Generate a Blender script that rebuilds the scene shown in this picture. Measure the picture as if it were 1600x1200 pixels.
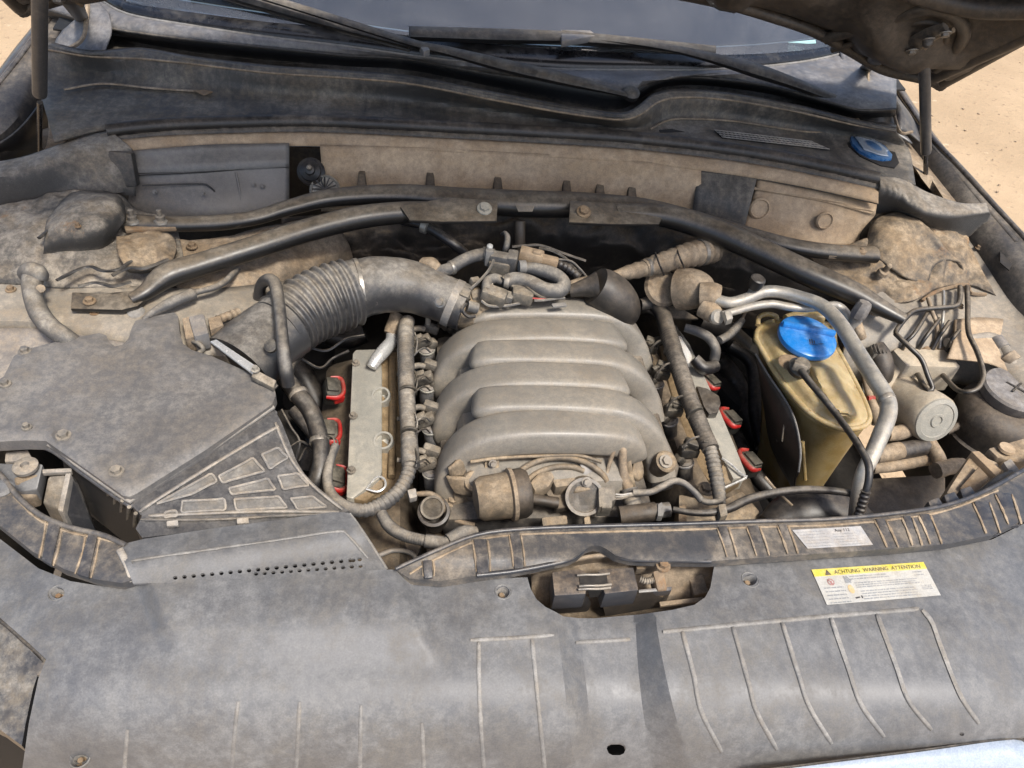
import bpy, bmesh, math, random
from mathutils import Vector, Matrix, noise
from mathutils.geometry import delaunay_2d_cdt
for o in list(bpy.data.objects): bpy.data.objects.remove(o)
scene = bpy.context.scene
random.seed(7)
R = math.radians

# ------------------------------------------------------------ camera, world, sun, exposure
PITCH, YAW, ROLL, FPX = R(43.0), R(11.0), R(8.0), 1202.0
CAM = Vector((-0.205, 0.0, 1.68))
cd = bpy.data.cameras.new('camera'); cam = bpy.data.objects.new('camera', cd)
scene.collection.objects.link(cam); scene.camera = cam
cam.location = CAM; cam.rotation_euler = (Matrix.Rotation(-YAW, 3, 'Z') @ Matrix.Rotation(R(90) - PITCH, 3, 'X') @ Matrix.Rotation(ROLL, 3, 'Z')).to_euler()
cd.sensor_fit = 'HORIZONTAL'; cd.sensor_width = 36; cd.lens = 36 * FPX / 1600
cd.clip_start = 0.02; cd.clip_end = 500
SUN_EL, SUN_AZ = R(58), R(152)          # azimuth from +Y (over the windscreen): the veiled sun stands high behind the photographer
w = bpy.data.worlds.new('World'); scene.world = w; w.use_nodes = True
wn = w.node_tree.nodes; bg = wn['Background']
sky = wn.new('ShaderNodeTexSky'); sky.sky_type = 'NISHITA'; sky.sun_disc = False
sky.sun_elevation = SUN_EL; sky.sun_rotation = SUN_AZ
sky.dust_density = 3.0; sky.air_density = 1.0; sky.ozone_density = 1.0
w.node_tree.links.new(sky.outputs[0], bg.inputs[0]); bg.inputs[1].default_value = 0.08
ld = bpy.data.lights.new('sun', 'SUN'); ld.energy = 1.5; ld.angle = R(11); ld.color = (1.0, .95, .87)
sun = bpy.data.objects.new('sun', ld); scene.collection.objects.link(sun)
sd_ = Vector((math.sin(SUN_AZ) * math.cos(SUN_EL), math.cos(SUN_AZ) * math.cos(SUN_EL), math.sin(SUN_EL)))
sun.rotation_euler = sd_.to_track_quat('Z', 'Y').to_euler()
vs = scene.view_settings
vs.view_transform = 'Standard'; vs.look = 'None'; vs.gamma = 1; vs.use_curve_mapping = False; vs.exposure = 1.68

# ------------------------------------------------------------ measuring: photo pixels to places at a known height
_Rm = cam.rotation_euler.to_matrix()
_inv = _Rm.inverted()
def ray(x, y): return _Rm @ Vector(((x - 800) / FPX, -(y - 600) / FPX, -1.0))
def P(x, y, z):
    d = ray(x, y); return CAM + d * ((z - CAM.z) / d.z)
def PY(x, y, Y):
    d = ray(x, y); return CAM + d * ((Y - CAM.y) / d.y)
def mpp(p):                              # metres per photo pixel at a place
    return -(_inv @ (Vector(p) - CAM)).z / FPX
def V3(q): return q.copy() if isinstance(q, Vector) else P(q[0], q[1], q[2])
def sm(t): t = max(0., min(1., t)); return t * t * (3 - 2 * t)
def fbm(p, s=1., o=4): return noise.fractal(Vector(p) * s, 1.0, 2.0, o)

# ------------------------------------------------------------ materials
def _mat(name):
    m = bpy.data.materials.new(name); m.use_nodes = True
    nt = m.node_tree; b = nt.nodes['Principled BSDF']
    return m, nt, b
def _noise(nt, vec, scale, det=5, rough=.6, dist=0.):
    n = nt.nodes.new('ShaderNodeTexNoise'); n.inputs['Scale'].default_value = scale
    n.inputs['Detail'].default_value = det; n.inputs['Roughness'].default_value = rough
    n.inputs['Distortion'].default_value = dist
    nt.links.new(vec, n.inputs['Vector']); return n.outputs['Fac']
def _math(nt, op, a, b=None, c=None, clamp=False):
    n = nt.nodes.new('ShaderNodeMath'); n.operation = op; n.use_clamp = clamp
    for i, v in enumerate((a, b, c)):
        if v is None: continue
        if isinstance(v, (int, float)): n.inputs[i].default_value = v
        else: nt.links.new(v, n.inputs[i])
    return n.outputs[0]
def _range(nt, v, a, b, c=0., d=1.):
    n = nt.nodes.new('ShaderNodeMapRange'); n.interpolation_type = 'SMOOTHSTEP'
    nt.links.new(v, n.inputs[0])
    for i, q in zip((1, 2, 3, 4), (a, b, c, d)): n.inputs[i].default_value = q
    return n.outputs[0]
def _mix(nt, f, a, b):
    n = nt.nodes.new('ShaderNodeMix'); n.data_type = 'RGBA'
    if isinstance(f, (int, float)): n.inputs[0].default_value = f
    else: nt.links.new(f, n.inputs[0])
    for i, v in ((6, a), (7, b)):
        if isinstance(v, tuple): n.inputs[i].default_value = (*v, 1)
        else: nt.links.new(v, n.inputs[i])
    return n.outputs[2]
DUST = (.46, .355, .24); GREYDUST = (.37, .36, .355)
def dusty(name, base, amt=.5, dust=DUST, scale=7., rough=.45, metal=0., up=.5, bump=.25, soft=.13,
          base2=None, rust=0., fine=1., spec=.5, coat=0., gain=.60, streak=.5, crev=.55, scratch=.3, sss=0.):
    """worn surface: clean base colour under settled dust (patches, streaks, specks, creases) and fine scratches"""
    m, nt, b = _mat(name)
    base = tuple(c * gain * .92 for c in base); dust = tuple(c * gain * 1.32 for c in dust); base2 = tuple(c * gain * .92 for c in base2) if base2 else None
    g = nt.nodes.new('ShaderNodeNewGeometry'); pos = g.outputs['Position']
    sep = nt.nodes.new('ShaderNodeSeparateXYZ'); nt.links.new(g.outputs['Normal'], sep.inputs[0])
    upz = _math(nt, 'MAXIMUM', sep.outputs[2], 0.)
    n1 = _noise(nt, pos, scale, 7, .66, .5); n2 = _noise(nt, pos, 95 * fine, 8, .78); n3 = _noise(nt, pos, 520 * fine, 2, .6)
    mp = nt.nodes.new('ShaderNodeMapping'); mp.inputs['Scale'].default_value = (34, 5, 12); mp.inputs['Rotation'].default_value = (0, 0, .22)
    nt.links.new(pos, mp.inputs[0]); n4 = _noise(nt, mp.outputs[0], 1.7, 6, .72)
    v = _math(nt, 'ADD', _math(nt, 'MULTIPLY', n1, .70), _math(nt, 'MULTIPLY', n2, .30))
    v = _math(nt, 'ADD', v, _math(nt, 'MULTIPLY', upz, .50 * up))
    v = _math(nt, 'ADD', v, _math(nt, 'MULTIPLY', _math(nt, 'SUBTRACT', n4, .5), .36 * streak))
    soft = soft * 1.45; thr = .5 + (.5 - amt) * .5 + .33 * up
    big = _range(nt, v, thr - soft, thr + soft)
    crisp = _range(nt, n2, .41, .59, .72, 1.0)
    mask = _math(nt, 'MULTIPLY', big, crisp)
    if scratch:
        m2 = nt.nodes.new('ShaderNodeMapping'); m2.inputs['Scale'].default_value = (5, 190, 60); m2.inputs['Rotation'].default_value = (0, 0, .5)
        nt.links.new(pos, m2.inputs[0]); sc = _range(nt, _noise(nt, m2.outputs[0], 1.0, 4, .7), .64, .72, 0, scratch)
        mask = _math(nt, 'MAXIMUM', mask, _math(nt, 'MULTIPLY', sc, _range(nt, n1, .42, .6)))
        mask = _math(nt, 'MAXIMUM', mask, _range(nt, n3, .70, .78, 0, scratch * 1.3))
    if crev:
        ao = nt.nodes.new('ShaderNodeAmbientOcclusion'); ao.samples = 2; ao.inputs['Distance'].default_value = .010
        cr = _range(nt, ao.outputs['AO'], .72, .30, 0, crev)
        mask = _math(nt, 'MAXIMUM', mask, _math(nt, 'MULTIPLY', cr, _range(nt, n2, .38, .55)))
    grain = _math(nt, 'MULTIPLY', _range(nt, n3, .3, .7, .90, 1.07), _range(nt, n2, .36, .64, .93, 1.06))
    bc = base
    if base2: bc = _mix(nt, _range(nt, _noise(nt, pos, scale * 2.3, 5, .6), .42, .6), base, base2)
    dn = _noise(nt, pos, scale * 3.1, 5, .65)
    d2 = tuple(c * f for c, f in zip(dust, (.74, .69, .62)))
    dc = _mix(nt, _range(nt, dn, .40, .62), dust, d2)
    col = _mix(nt, mask, bc, dc)
    if rust: col = _mix(nt, _range(nt, _noise(nt, pos, 23, 6, .75), .62 - rust * .2, .72 - rust * .2, 0, .8), col, (.20, .115, .055))
    mul = nt.nodes.new('ShaderNodeMix'); mul.data_type = 'RGBA'; mul.blend_type = 'MULTIPLY'; mul.inputs[0].default_value = 1
    cmb = nt.nodes.new('ShaderNodeCombineColor')
    for i in range(3): nt.links.new(grain, cmb.inputs[i])
    nt.links.new(col, mul.inputs[6]); nt.links.new(cmb.outputs[0], mul.inputs[7])
    nt.links.new(mul.outputs[2], b.inputs['Base Color'])
    nt.links.new(_range(nt, mask, 0, 1, rough, max(rough, .85)), b.inputs['Roughness'])
    if metal: nt.links.new(_range(nt, mask, 0, 1, metal, 0), b.inputs['Metallic'])
    b.inputs['Specular IOR Level'].default_value = spec
    b.inputs['Coat Weight'].default_value = coat
    if sss: b.inputs['Subsurface Weight'].default_value = sss; b.inputs['Subsurface Radius'].default_value = (.02, .012, .005)
    if bump:
        bn = nt.nodes.new('ShaderNodeBump'); bn.inputs['Strength'].default_value = bump; bn.inputs['Distance'].default_value = .0012
        h = _math(nt, 'ADD', _math(nt, 'MULTIPLY', n2, 1.), _math(nt, 'MULTIPLY', n3, .18))
        nt.links.new(h, bn.inputs['Height']); nt.links.new(bn.outputs[0], b.inputs['Normal'])
    return m
M = {}
M['cover']   = dusty('front_cover_plastic', (.150, .153, .163), .46, (.24, .234, .223), 5.5, .40, up=.15, soft=.22, bump=.10, base2=(.172, .176, .187), streak=1.1, scratch=.9)
M['rib']     = dusty('dust_filled_rib', (.215, .213, .21), .52, (.36, .34, .31), 9, .6, soft=.22, gain=.62)
M['box']     = dusty('air_box_plastic', (.15, .15, .156), .48, (.30, .272, .235), 3.0, .46, up=.2, soft=.18, bump=.10, base2=(.175, .175, .183), scratch=.6)
M['boxpad']  = dusty('air_box_pad', (.24, .235, .23), .5, (.48, .42, .34), 14, .55, soft=.2, gain=.66)
M['boxdark'] = dusty('air_box_frame', (.062, .065, .075), .28, (.29, .27, .245), 7, .40, up=.3, soft=.2)
M['strip']   = dusty('carrier_trim', (.088, .089, .095), .30, (.36, .30, .225), 9, .42, up=.1, soft=.14, crev=.8)
M['stripbar']= dusty('carrier_trim_bar', (.05, .053, .063), .16, (.36, .31, .25), 9, .33, soft=.14)
M['rubber']  = dusty('black_rubber', (.014, .014, .016), .26, (.26, .22, .18), 9, .42, up=.5, soft=.2)
M['rubber2'] = dusty('worn_rubber', (.03, .03, .032), .40, (.33, .28, .22), 9, .55, up=.6, soft=.24)
M['cowl']    = dusty('cowl_plastic', (.062, .061, .060), .50, (.27, .235, .19), 6, .55, up=.3, soft=.14, streak=1.2, scratch=.5)
M['groove']  = dusty('dark_groove', (.016, .016, .018), .3, (.22, .19, .15), 8, .5, soft=.16)
M['trim']    = dusty('screen_trim', (.10, .107, .122), .44, (.35, .33, .315), 6, .36, up=.2, soft=.2)
M['tan']     = dusty('tan_dusty_panel', (.30, .225, .155), .68, (.47, .355, .235), 5, .7, up=.1, soft=.3, gain=.80, bump=.08)
M['tanpipe'] = dusty('tan_dusty_part', (.11, .092, .075), .62, (.46, .355, .24), 10, .7, up=.5, soft=.26, gain=.68)
M['greypan'] = dusty('grey_panel', (.15, .152, .155), .40, (.30, .27, .235), 4, .34, up=.5, soft=.3)
M['dark']    = dusty('dark_dusty', (.03, .026, .023), .46, (.26, .20, .135), 8, .6, up=.8, soft=.24, gain=.6)
M['darker']  = dusty('deep_dark', (.010, .009, .009), .2, (.06, .05, .04), 8, .7, up=.8, soft=.2)
M['body']    = dusty('body_metal', (.31, .29, .255), .52, (.44, .37, .28), 6, .46, up=.3, soft=.2, bump=.06, gain=.62, scratch=.6)
M['bodygrey']= dusty('body_metal_grey', (.20, .205, .215), .36, (.42, .35, .27), 6, .38, up=.5, soft=.25, bump=.08, gain=.66)
M['paint']   = dusty('black_car_paint', (.016, .017, .021), .30, (.26, .225, .185), 7, .25, up=.5, soft=.25, bump=.04, coat=.3)
M['hoodin']  = dusty('hood_inner', (.026, .025, .025), .42, (.17, .137, .105), 5, .42, up=0, soft=.2, bump=.15)
M['tar']     = dusty('tar_mat', (.052, .050, .049), .46, (.38, .33, .265), 9, .65, up=.5, soft=.12, bump=.8, rust=.10, gain=.62)
M['tar2']    = dusty('tar_mat_brown', (.07, .06, .05), .48, (.40, .305, .20), 9, .65, up=.5, soft=.12, bump=.8, rust=.2, gain=.62)
M['brace']   = dusty('brace_paint', (.020, .019, .019), .16, (.34, .28, .205), 6, .34, up=1.4, soft=.26, bump=.06, streak=.4)
M['hose']    = dusty('dusty_hose', (.085, .085, .088), .44, (.39, .345, .28), 12, .6, up=.9, soft=.22, gain=.66)
M['bhose']   = dusty('black_hose', (.020, .020, .023), .22, (.28, .245, .2), 11, .38, up=1.1, soft=.22)
M['duct']    = dusty('intake_rubber', (.048, .048, .052), .34, (.36, .325, .275), 8, .38, up=1.2, soft=.22, bump=.25, streak=.4, crev=.25)
M['manifold']= dusty('manifold_cast', (.335, .317, .282), .36, (.385, .32, .235), 4, .38, up=.05, soft=.24, bump=.16, crev=.7, scratch=.3)
M['cast']    = dusty('dirty_casting', (.13, .11, .085), .54, (.46, .355, .235), 12, .65, up=.5, soft=.2, bump=.5, gain=.62)
M['alu']     = dusty('aluminium_cover', (.58, .58, .53), .20, (.44, .37, .27), 3, .36, metal=.45, up=.1, soft=.35, bump=.03, gain=.8)
M['amber']   = dusty('oily_channel', (.20, .145, .085), .40, (.40, .29, .165), 14, .35, up=.3, soft=.25, gain=.72)
M['alupipe'] = dusty('aluminium_pipe', (.56, .545, .51), .34, (.42, .36, .27), 10, .42, metal=.75, up=.3, soft=.25, bump=.08, gain=.72, crev=.2)
M['bright']  = dusty('bright_metal', (.80, .80, .78), .12, (.5, .45, .36), 12, .25, metal=.6, up=.1, soft=.2, bump=.05, gain=1)
M['steel']   = dusty('steel_fastener', (.42, .40, .37), .40, (.38, .31, .22), 16, .4, metal=.7, up=.3, soft=.2, bump=.1)
M['rusty']   = dusty('rusty_steel', (.24, .17, .11), .5, (.36, .26, .16), 18, .7, rust=.5, soft=.2)
M['red']     = dusty('red_plastic', (.50, .018, .018), .34, (.24, .15, .11), 30, .4, up=.5, soft=.15, bump=.05, gain=.85)
M['coil']    = dusty('coil_black', (.028, .028, .026), .36, (.20, .18, .14), 12, .5, up=.6)
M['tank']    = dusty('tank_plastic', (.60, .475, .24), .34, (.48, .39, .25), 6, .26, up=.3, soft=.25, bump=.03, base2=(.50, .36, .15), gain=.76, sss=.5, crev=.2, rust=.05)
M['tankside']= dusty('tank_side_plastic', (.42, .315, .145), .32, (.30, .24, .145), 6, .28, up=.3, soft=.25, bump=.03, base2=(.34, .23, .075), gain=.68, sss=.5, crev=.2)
M['blue']    = dusty('blue_cap', (.010, .20, .60), .16, (.24, .33, .44), 20, .34, up=.2, soft=.16, bump=.03, gain=.9)
M['print']   = dusty('dark_print', (.03, .035, .05), .1, bump=0)
M['connect'] = dusty('connector_plastic', (.11, .105, .095), .52, (.40, .34, .26), 16, .6, soft=.2)
M['bconn']   = dusty('black_connector', (.022, .022, .022), .40, (.30, .26, .2), 18, .45, soft=.2)
M['abs']     = dusty('brake_block', (.44, .39, .31), .5, (.50, .41, .29), 6, .6, soft=.28, bump=.1, gain=.78)
M['absend']  = dusty('motor_end', (.42, .42, .385), .30, (.44, .38, .28), 8, .5, metal=.2, soft=.28, gain=.72)
M['wing']    = dusty('wing_metal', (.045, .046, .05), .42, (.30, .255, .20), 6, .42, up=.3, soft=.18, bump=.08)
M['frit']    = dusty('glass_frit', (.010, .010, .012), .2, (.10, .095, .09), 8, .25, bump=0)
M['bowl']    = dusty('reservoir_black', (.030, .027, .025), .44, (.20, .16, .12), 6, .42, up=.7, soft=.25)
M['caplid']  = dusty('reservoir_cap', (.13, .125, .13), .6, (.36, .335, .31), 10, .6, soft=.2)
M['wiper']   = dusty('wiper_black', (.022, .022, .024), .36, (.24, .21, .17), 10, .42, up=.8, soft=.2)
M['sticker'] = dusty('white_label', (.66, .66, .63), .36, (.46, .43, .37), 14, .4, bump=0, soft=.2, gain=.72, crev=0)
M['silver_l']= dusty('silver_label', (.44, .46, .49), .35, (.42, .38, .33), 14, .35, bump=0, soft=.2, gain=.85)
M['yellow']  = dusty('yellow_print', (.82, .68, .07), .25, (.55, .48, .3), 14, .4, bump=0, gain=.75, crev=0)
M['ink']     = dusty('grey_print', (.30, .31, .32), .2, (.4, .38, .35), 14, .5, bump=0, gain=.8, crev=0)
M['redink']  = dusty('red_print', (.42, .16, .15), .2, (.4, .38, .35), 14, .5, bump=0, gain=.85)
M['tanink']  = dusty('orange_print', (.66, .46, .20), .2, (.4, .38, .35), 14, .5, bump=0, gain=.85)
M['foam']    = dusty('foam_seal', (.075, .074, .073), .46, (.38, .335, .275), 8, .75, up=.9, soft=.18, bump=.5, gain=.62)
M['bumper']  = dusty('bumper_sky_sheen', (.40, .46, .54), .08, (.4, .38, .34), 6, .16, up=.1, bump=0, coat=.6, gain=.85)  # sky reflection painted in: the pale blue stands for gloss
M['lamp']    = dusty('lamp_housing', (.05, .052, .06), .42, (.26, .235, .2), 24, .3, soft=.12)
M['grille']  = dusty('grille_mesh', (.03, .03, .032), .45, (.30, .26, .2), 20, .6)
M['dash']    = dusty('dashboard', (.02, .02, .021), .25, (.10, .095, .09), 4, .7)
M['cyan']    = dusty('pale_cyan_label', (.42, .72, .74), .1, bump=0, gain=.85)
M['wire_w']  = dusty('white_wire', (.6, .6, .58), .2, gain=.85)
def glass_mat():
    m, nt, b = _mat('windscreen_glass')
    g = nt.nodes.new('ShaderNodeNewGeometry'); n = _noise(nt, g.outputs['Position'], 3.5, 6, .65, .4)
    f = _noise(nt, g.outputs['Position'], 90, 4, .7)
    film = _math(nt, 'ADD', _range(nt, n, .35, .7, .05, .15), _range(nt, f, .55, .75, 0., .06))
    b.inputs['IOR'].default_value = 1.9; b.inputs['Roughness'].default_value = .03
    b.inputs['Base Color'].default_value = (.30, .34, .38, 1); b.inputs['Transmission Weight'].default_value = 1.
    d = nt.nodes.new('ShaderNodeBsdfDiffuse'); d.inputs['Color'].default_value = (.33, .33, .335, 1)
    mx = nt.nodes.new('ShaderNodeMixShader'); nt.links.new(film, mx.inputs[0])
    nt.links.new(b.outputs[0], mx.inputs[1]); nt.links.new(d.outputs[0], mx.inputs[2])
    nt.links.new(mx.outputs[0], nt.nodes['Material Output'].inputs[0]); return m
M['glass'] = glass_mat()
def sand_mat():
    m, nt, b = _mat('sand')
    g = nt.nodes.new('ShaderNodeNewGeometry'); pos = g.outputs['Position']
    n1 = _noise(nt, pos, 1.1, 6, .6); n2 = _noise(nt, pos, 26, 6, .7); n3 = _noise(nt, pos, 9, 3, .6)
    c = _mix(nt, _range(nt, n1, .3, .7), (.46, .33, .20), (.36, .255, .15))
    c = _mix(nt, _range(nt, n2, .57, .68), c, (.24, .165, .10))
    c = _mix(nt, _range(nt, n3, .66, .74), c, (.52, .39, .25))
    nt.links.new(c, b.inputs['Base Color']); b.inputs['Roughness'].default_value = .95
    bn = nt.nodes.new('ShaderNodeBump'); bn.inputs['Strength'].default_value = .5; bn.inputs['Distance'].default_value = .02
    nt.links.new(n2, bn.inputs['Height']); nt.links.new(bn.outputs[0], b.inputs['Normal']); return m
M['sand'] = sand_mat()
M['pebble'] = dusty('pebble', (.30, .22, .15), .5, (.46, .35, .23), 30, .9, crev=0, gain=.8)
M['pad'] = dusty('air_box_recess', (.115, .117, .122), .42, (.33, .30, .255), 14, .5, soft=.2, gain=.6)
M['strutm'] = dusty('strut_paint', (.085, .085, .088), .36, (.34, .285, .22), 12, .38, soft=.2)
M['navy'] = dusty('washer_cap_blue', (.010, .10, .28), .15, (.2, .26, .33), 14, .25, soft=.2, bump=.02, gain=.9)
M['latch'] = dusty('latch_steel', (.06, .063, .072), .22, (.36, .27, .18), 14, .36, soft=.16, crev=.3)

# ------------------------------------------------------------ builders
C = scene.collection
def thing(name, label, cat, at, group=None):
    o = bpy.data.objects.new(name, None); C.objects.link(o); o.empty_display_size = .02
    o.location = V3(at); o['label'] = label; o['category'] = cat
    if group: o['group'] = group
    return o
def tag(o, label, cat, group=None):
    o['label'] = label; o['category'] = cat
    if group: o['group'] = group
    return o
def wloc(o):
    p = o.location.copy()
    while o.parent: o = o.parent; p += o.location
    return p
def mk(name, vs_, fs, mat, parent=None, smooth=32, local=False):
    """one mesh object from world-space points (or, with local, points about the parent's origin)"""
    if local: c = Vector((0, 0, 0))
    else:
        lo = [min(v[i] for v in vs_) for i in range(3)]; hi = [max(v[i] for v in vs_) for i in range(3)]
        c = Vector(((lo[0] + hi[0]) / 2, (lo[1] + hi[1]) / 2, lo[2]))
    me = bpy.data.meshes.new(name); me.from_pydata([Vector(v) - c for v in vs_], [], fs); me.update()
    bm = bmesh.new(); bm.from_mesh(me); bmesh.ops.recalc_face_normals(bm, faces=bm.faces); bm.to_mesh(me); bm.free()
    me.polygons.foreach_set('use_smooth', [True] * len(me.polygons))
    if smooth < 180: me.set_sharp_from_angle(angle=R(smooth))
    me.materials.append(M[mat] if isinstance(mat, str) else mat)
    o = bpy.data.objects.new(name, me); C.objects.link(o)
    if parent: o.parent = parent
    o.location = c - (wloc(parent) if parent and not local else Vector((0, 0, 0)))
    return o
def bm_out(bm):
    bm.verts.ensure_lookup_table(); bm.verts.index_update()
    return [v.co.copy() for v in bm.verts], [[v.index for v in f.verts] for f in bm.faces]
def structure(o): o['kind'] = 'structure'; return o
def catmull(pts, n):
    """resample a polyline of tuples/Vectors (any length) to n points of a smooth curve, even in arc length"""
    if len(pts) == 2:
        return [pts[0].lerp(pts[1], i / (n - 1)) for i in range(n)]
    q = [pts[0] * 2 - pts[1]] + list(pts) + [pts[-1] * 2 - pts[-2]]
    den = []
    for i in range(1, len(q) - 2):
        a, b, c, d = q[i - 1:i + 3]
        for k in range(12):
            t = k / 12
            den.append(.5 * ((2 * b) + (c - a) * t + (2 * a - 5 * b + 4 * c - d) * t * t + (3 * b - a - 3 * c + d) * t ** 3))
    den.append(q[-2])
    L = [0.]
    for a, b in zip(den, den[1:]): L.append(L[-1] + (Vector(b[:3]) - Vector(a[:3])).length)
    out = []; j = 0
    for i in range(n):
        s = L[-1] * i / (n - 1)
        while j < len(den) - 2 and L[j + 1] < s: j += 1
        h = L[j + 1] - L[j]; out.append(den[j].lerp(den[j + 1], (s - L[j]) / h if h > 1e-9 else 0))
    return out
def tube_geo(pts, rad, n=None, seg=12, corr=None, flat=1., ref=None, caps=True, wob=0.):
    """pts: world Vectors; rad: metres, number or list; corr: (s0, s1, count, amplitude) rings; flat squashes the section"""
    if n is None: n = max(8, 6 * len(pts))
    if corr: n = max(n, int(corr[2] * 8 / max(.05, corr[1] - corr[0])))
    rl = rad if isinstance(rad, (list, tuple)) else [rad] * len(pts)
    pr = catmull([Vector((*p, r)) for p, r in zip(pts, rl)], n)
    ps = [Vector(p[:3]) for p in pr]; rs = [p[3] for p in pr]
    up = Vector(ref) if ref else Vector((0, 0, 1))
    vs_, fs = [], []; prev = None
    for i, p in enumerate(ps):
        t = (ps[min(i + 1, n - 1)] - ps[max(i - 1, 0)]).normalized()
        if prev is None or ref: s = t.cross(up)
        else: s = prev - t * prev.dot(t)
        if s.length < 1e-4: s = t.cross(Vector((0, 1, 0.3)))
        s.normalize(); prev = s; u = s.cross(t).normalized()
        r = rs[i]; f = i / (n - 1)
        if corr and corr[0] <= f <= corr[1]:
            r *= 1 + corr[3] * math.cos(2 * math.pi * corr[2] * (f - corr[0]) / (corr[1] - corr[0]))
        for k in range(seg):
            a = 2 * math.pi * k / seg
            rr = r * (1 + (wob * noise.noise(p * 60 + Vector((math.cos(a), math.sin(a), 0))) if wob else 0))
            vs_.append(p + s * math.cos(a) * rr + u * math.sin(a) * rr * flat)
    for i in range(n - 1):
        for k in range(seg):
            a, b = i * seg + k, i * seg + (k + 1) % seg
            fs.append((a, b, b + seg, a + seg))
    if caps: fs.append(tuple(range(seg))[::-1]); fs.append(tuple((n - 1) * seg + k for k in range(seg)))
    return vs_, fs
def tube(name, pts, rpx, mat, parent=None, **kw):
    """pts in photo pixels and height (x, y, z[, radius in pixels]); rpx default radius in photo pixels"""
    ps = [V3(p) for p in pts]
    rs = [(p[3] if (not isinstance(p, Vector) and len(p) > 3) else rpx) * mpp(q) for p, q in zip(pts, ps)]
    v, f = tube_geo(ps, rs, **kw); return mk(name, v, f, mat, parent, smooth=50)
def lathe(name, c, axis, prof, mat, parent=None, seg=24, local=False, smooth=35):
    c = V3(c) if not local else Vector(c); ax = Vector(axis).normalized()
    s = ax.cross(Vector((0, 0, 1)));  s = s if s.length > 1e-3 else Vector((1, 0, 0)); s.normalize(); u = ax.cross(s)
    v, f = [], []; n = len(prof)
    for r, h in prof:
        for k in range(seg):
            a = 2 * math.pi * k / seg; v.append(c + ax * h + (s * math.cos(a) + u * math.sin(a)) * max(r, 1e-5))
    for i in range(n - 1):
        for k in range(seg):
            a, b = i * seg + k, i * seg + (k + 1) % seg; f.append((a, b, b + seg, a + seg))
    f.append(tuple(range(seg))[::-1]); f.append(tuple((n - 1) * seg + k for k in range(seg)))
    return mk(name, v, f, mat, parent, local=local, smooth=smooth)
def prism(name, poly, h, mat, parent=None, bev=.002, seg=2, down=(0, 0, -1)):
    """outline of the top face in (x, y, z) photo pixels and height, dropped by h"""
    bm = bmesh.new(); top = [bm.verts.new(V3(p)) for p in poly]; d = Vector(down).normalized() * h
    bot = [bm.verts.new(v.co + d) for v in top]; n = len(top)
    ft = bm.faces.new(top); bm.faces.new(bot[::-1])
    for i in range(n): bm.faces.new((top[i], bot[i], bot[(i + 1) % n], top[(i + 1) % n]))
    bmesh.ops.recalc_face_normals(bm, faces=bm.faces)
    if bev: bmesh.ops.bevel(bm, geom=[e for e in bm.edges], offset=bev, segments=seg, profile=.6, affect='EDGES', clamp_overlap=True)
    v, f = bm_out(bm); bm.free(); return mk(name, v, f, mat, parent, smooth=40)
def rbox_geo(c, dim, rot=(0, 0, 0), bev=.003, seg=2):
    bm = bmesh.new(); bmesh.ops.create_cube(bm, size=1)
    for v in bm.verts: v.co = Vector((v.co.x * dim[0], v.co.y * dim[1], v.co.z * dim[2]))
    if bev: bmesh.ops.bevel(bm, geom=list(bm.edges), offset=min(bev, min(dim) * .45), segments=seg, profile=.5, affect='EDGES')
    from mathutils import Euler
    m = Euler([R(a) for a in rot]).to_matrix()
    for v in bm.verts: v.co = m @ v.co + Vector(c)
    v, f = bm_out(bm); bm.free(); return v, f
def rbox(name, c, dim, mat, parent=None, rot=(0, 0, 0), bev=.003, local=False):
    v, f = rbox_geo(V3(c) if not local else c, dim, rot, bev); return mk(name, v, f, mat, parent, smooth=40, local=local)
def join(*gs):
    v, f = [], []
    for a, b in gs:
        o = len(v); v += a; f += [tuple(i + o for i in q) for q in b]
    return v, f
def in_poly(x, y, poly):
    c = False; j = len(poly) - 1
    for i in range(len(poly)):
        xi, yi = poly[i][0], poly[i][1]; xj, yj = poly[j][0], poly[j][1]
        if (yi > y) != (yj > y) and x < (xj - xi) * (y - yi) / (yj - yi) + xi: c = not c
        j = i
    return c
def seg_d(x, y, a, b):
    ax, ay = a[0], a[1]; dx, dy = b[0] - ax, b[1] - ay
    t = max(0, min(1, ((x - ax) * dx + (y - ay) * dy) / (dx * dx + dy * dy + 1e-12)))
    return math.hypot(x - ax - dx * t, y - ay - dy * t)
def edge_d(x, y, poly): return min(seg_d(x, y, poly[i - 1], poly[i]) for i in range(len(poly)))
def path_d(x, y, path): return min(seg_d(x, y, path[i], path[i + 1]) for i in range(len(path) - 1))
def dens(poly, step, closed=True):
    out = []
    for i in range(len(poly) - (0 if closed else 1)):
        a, b = Vector(poly[i][:2]), Vector(poly[(i + 1) % len(poly)][:2]); k = max(1, int((b - a).length / step))
        out += [a.lerp(b, j / k) for j in range(k)]
    return out
def ell(x, y, rx, ry, n=14, a0=0.): return [(x + rx * math.cos(a0 + 2 * math.pi * i / n), y + ry * math.sin(a0 + 2 * math.pi * i / n)) for i in range(n)]
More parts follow.
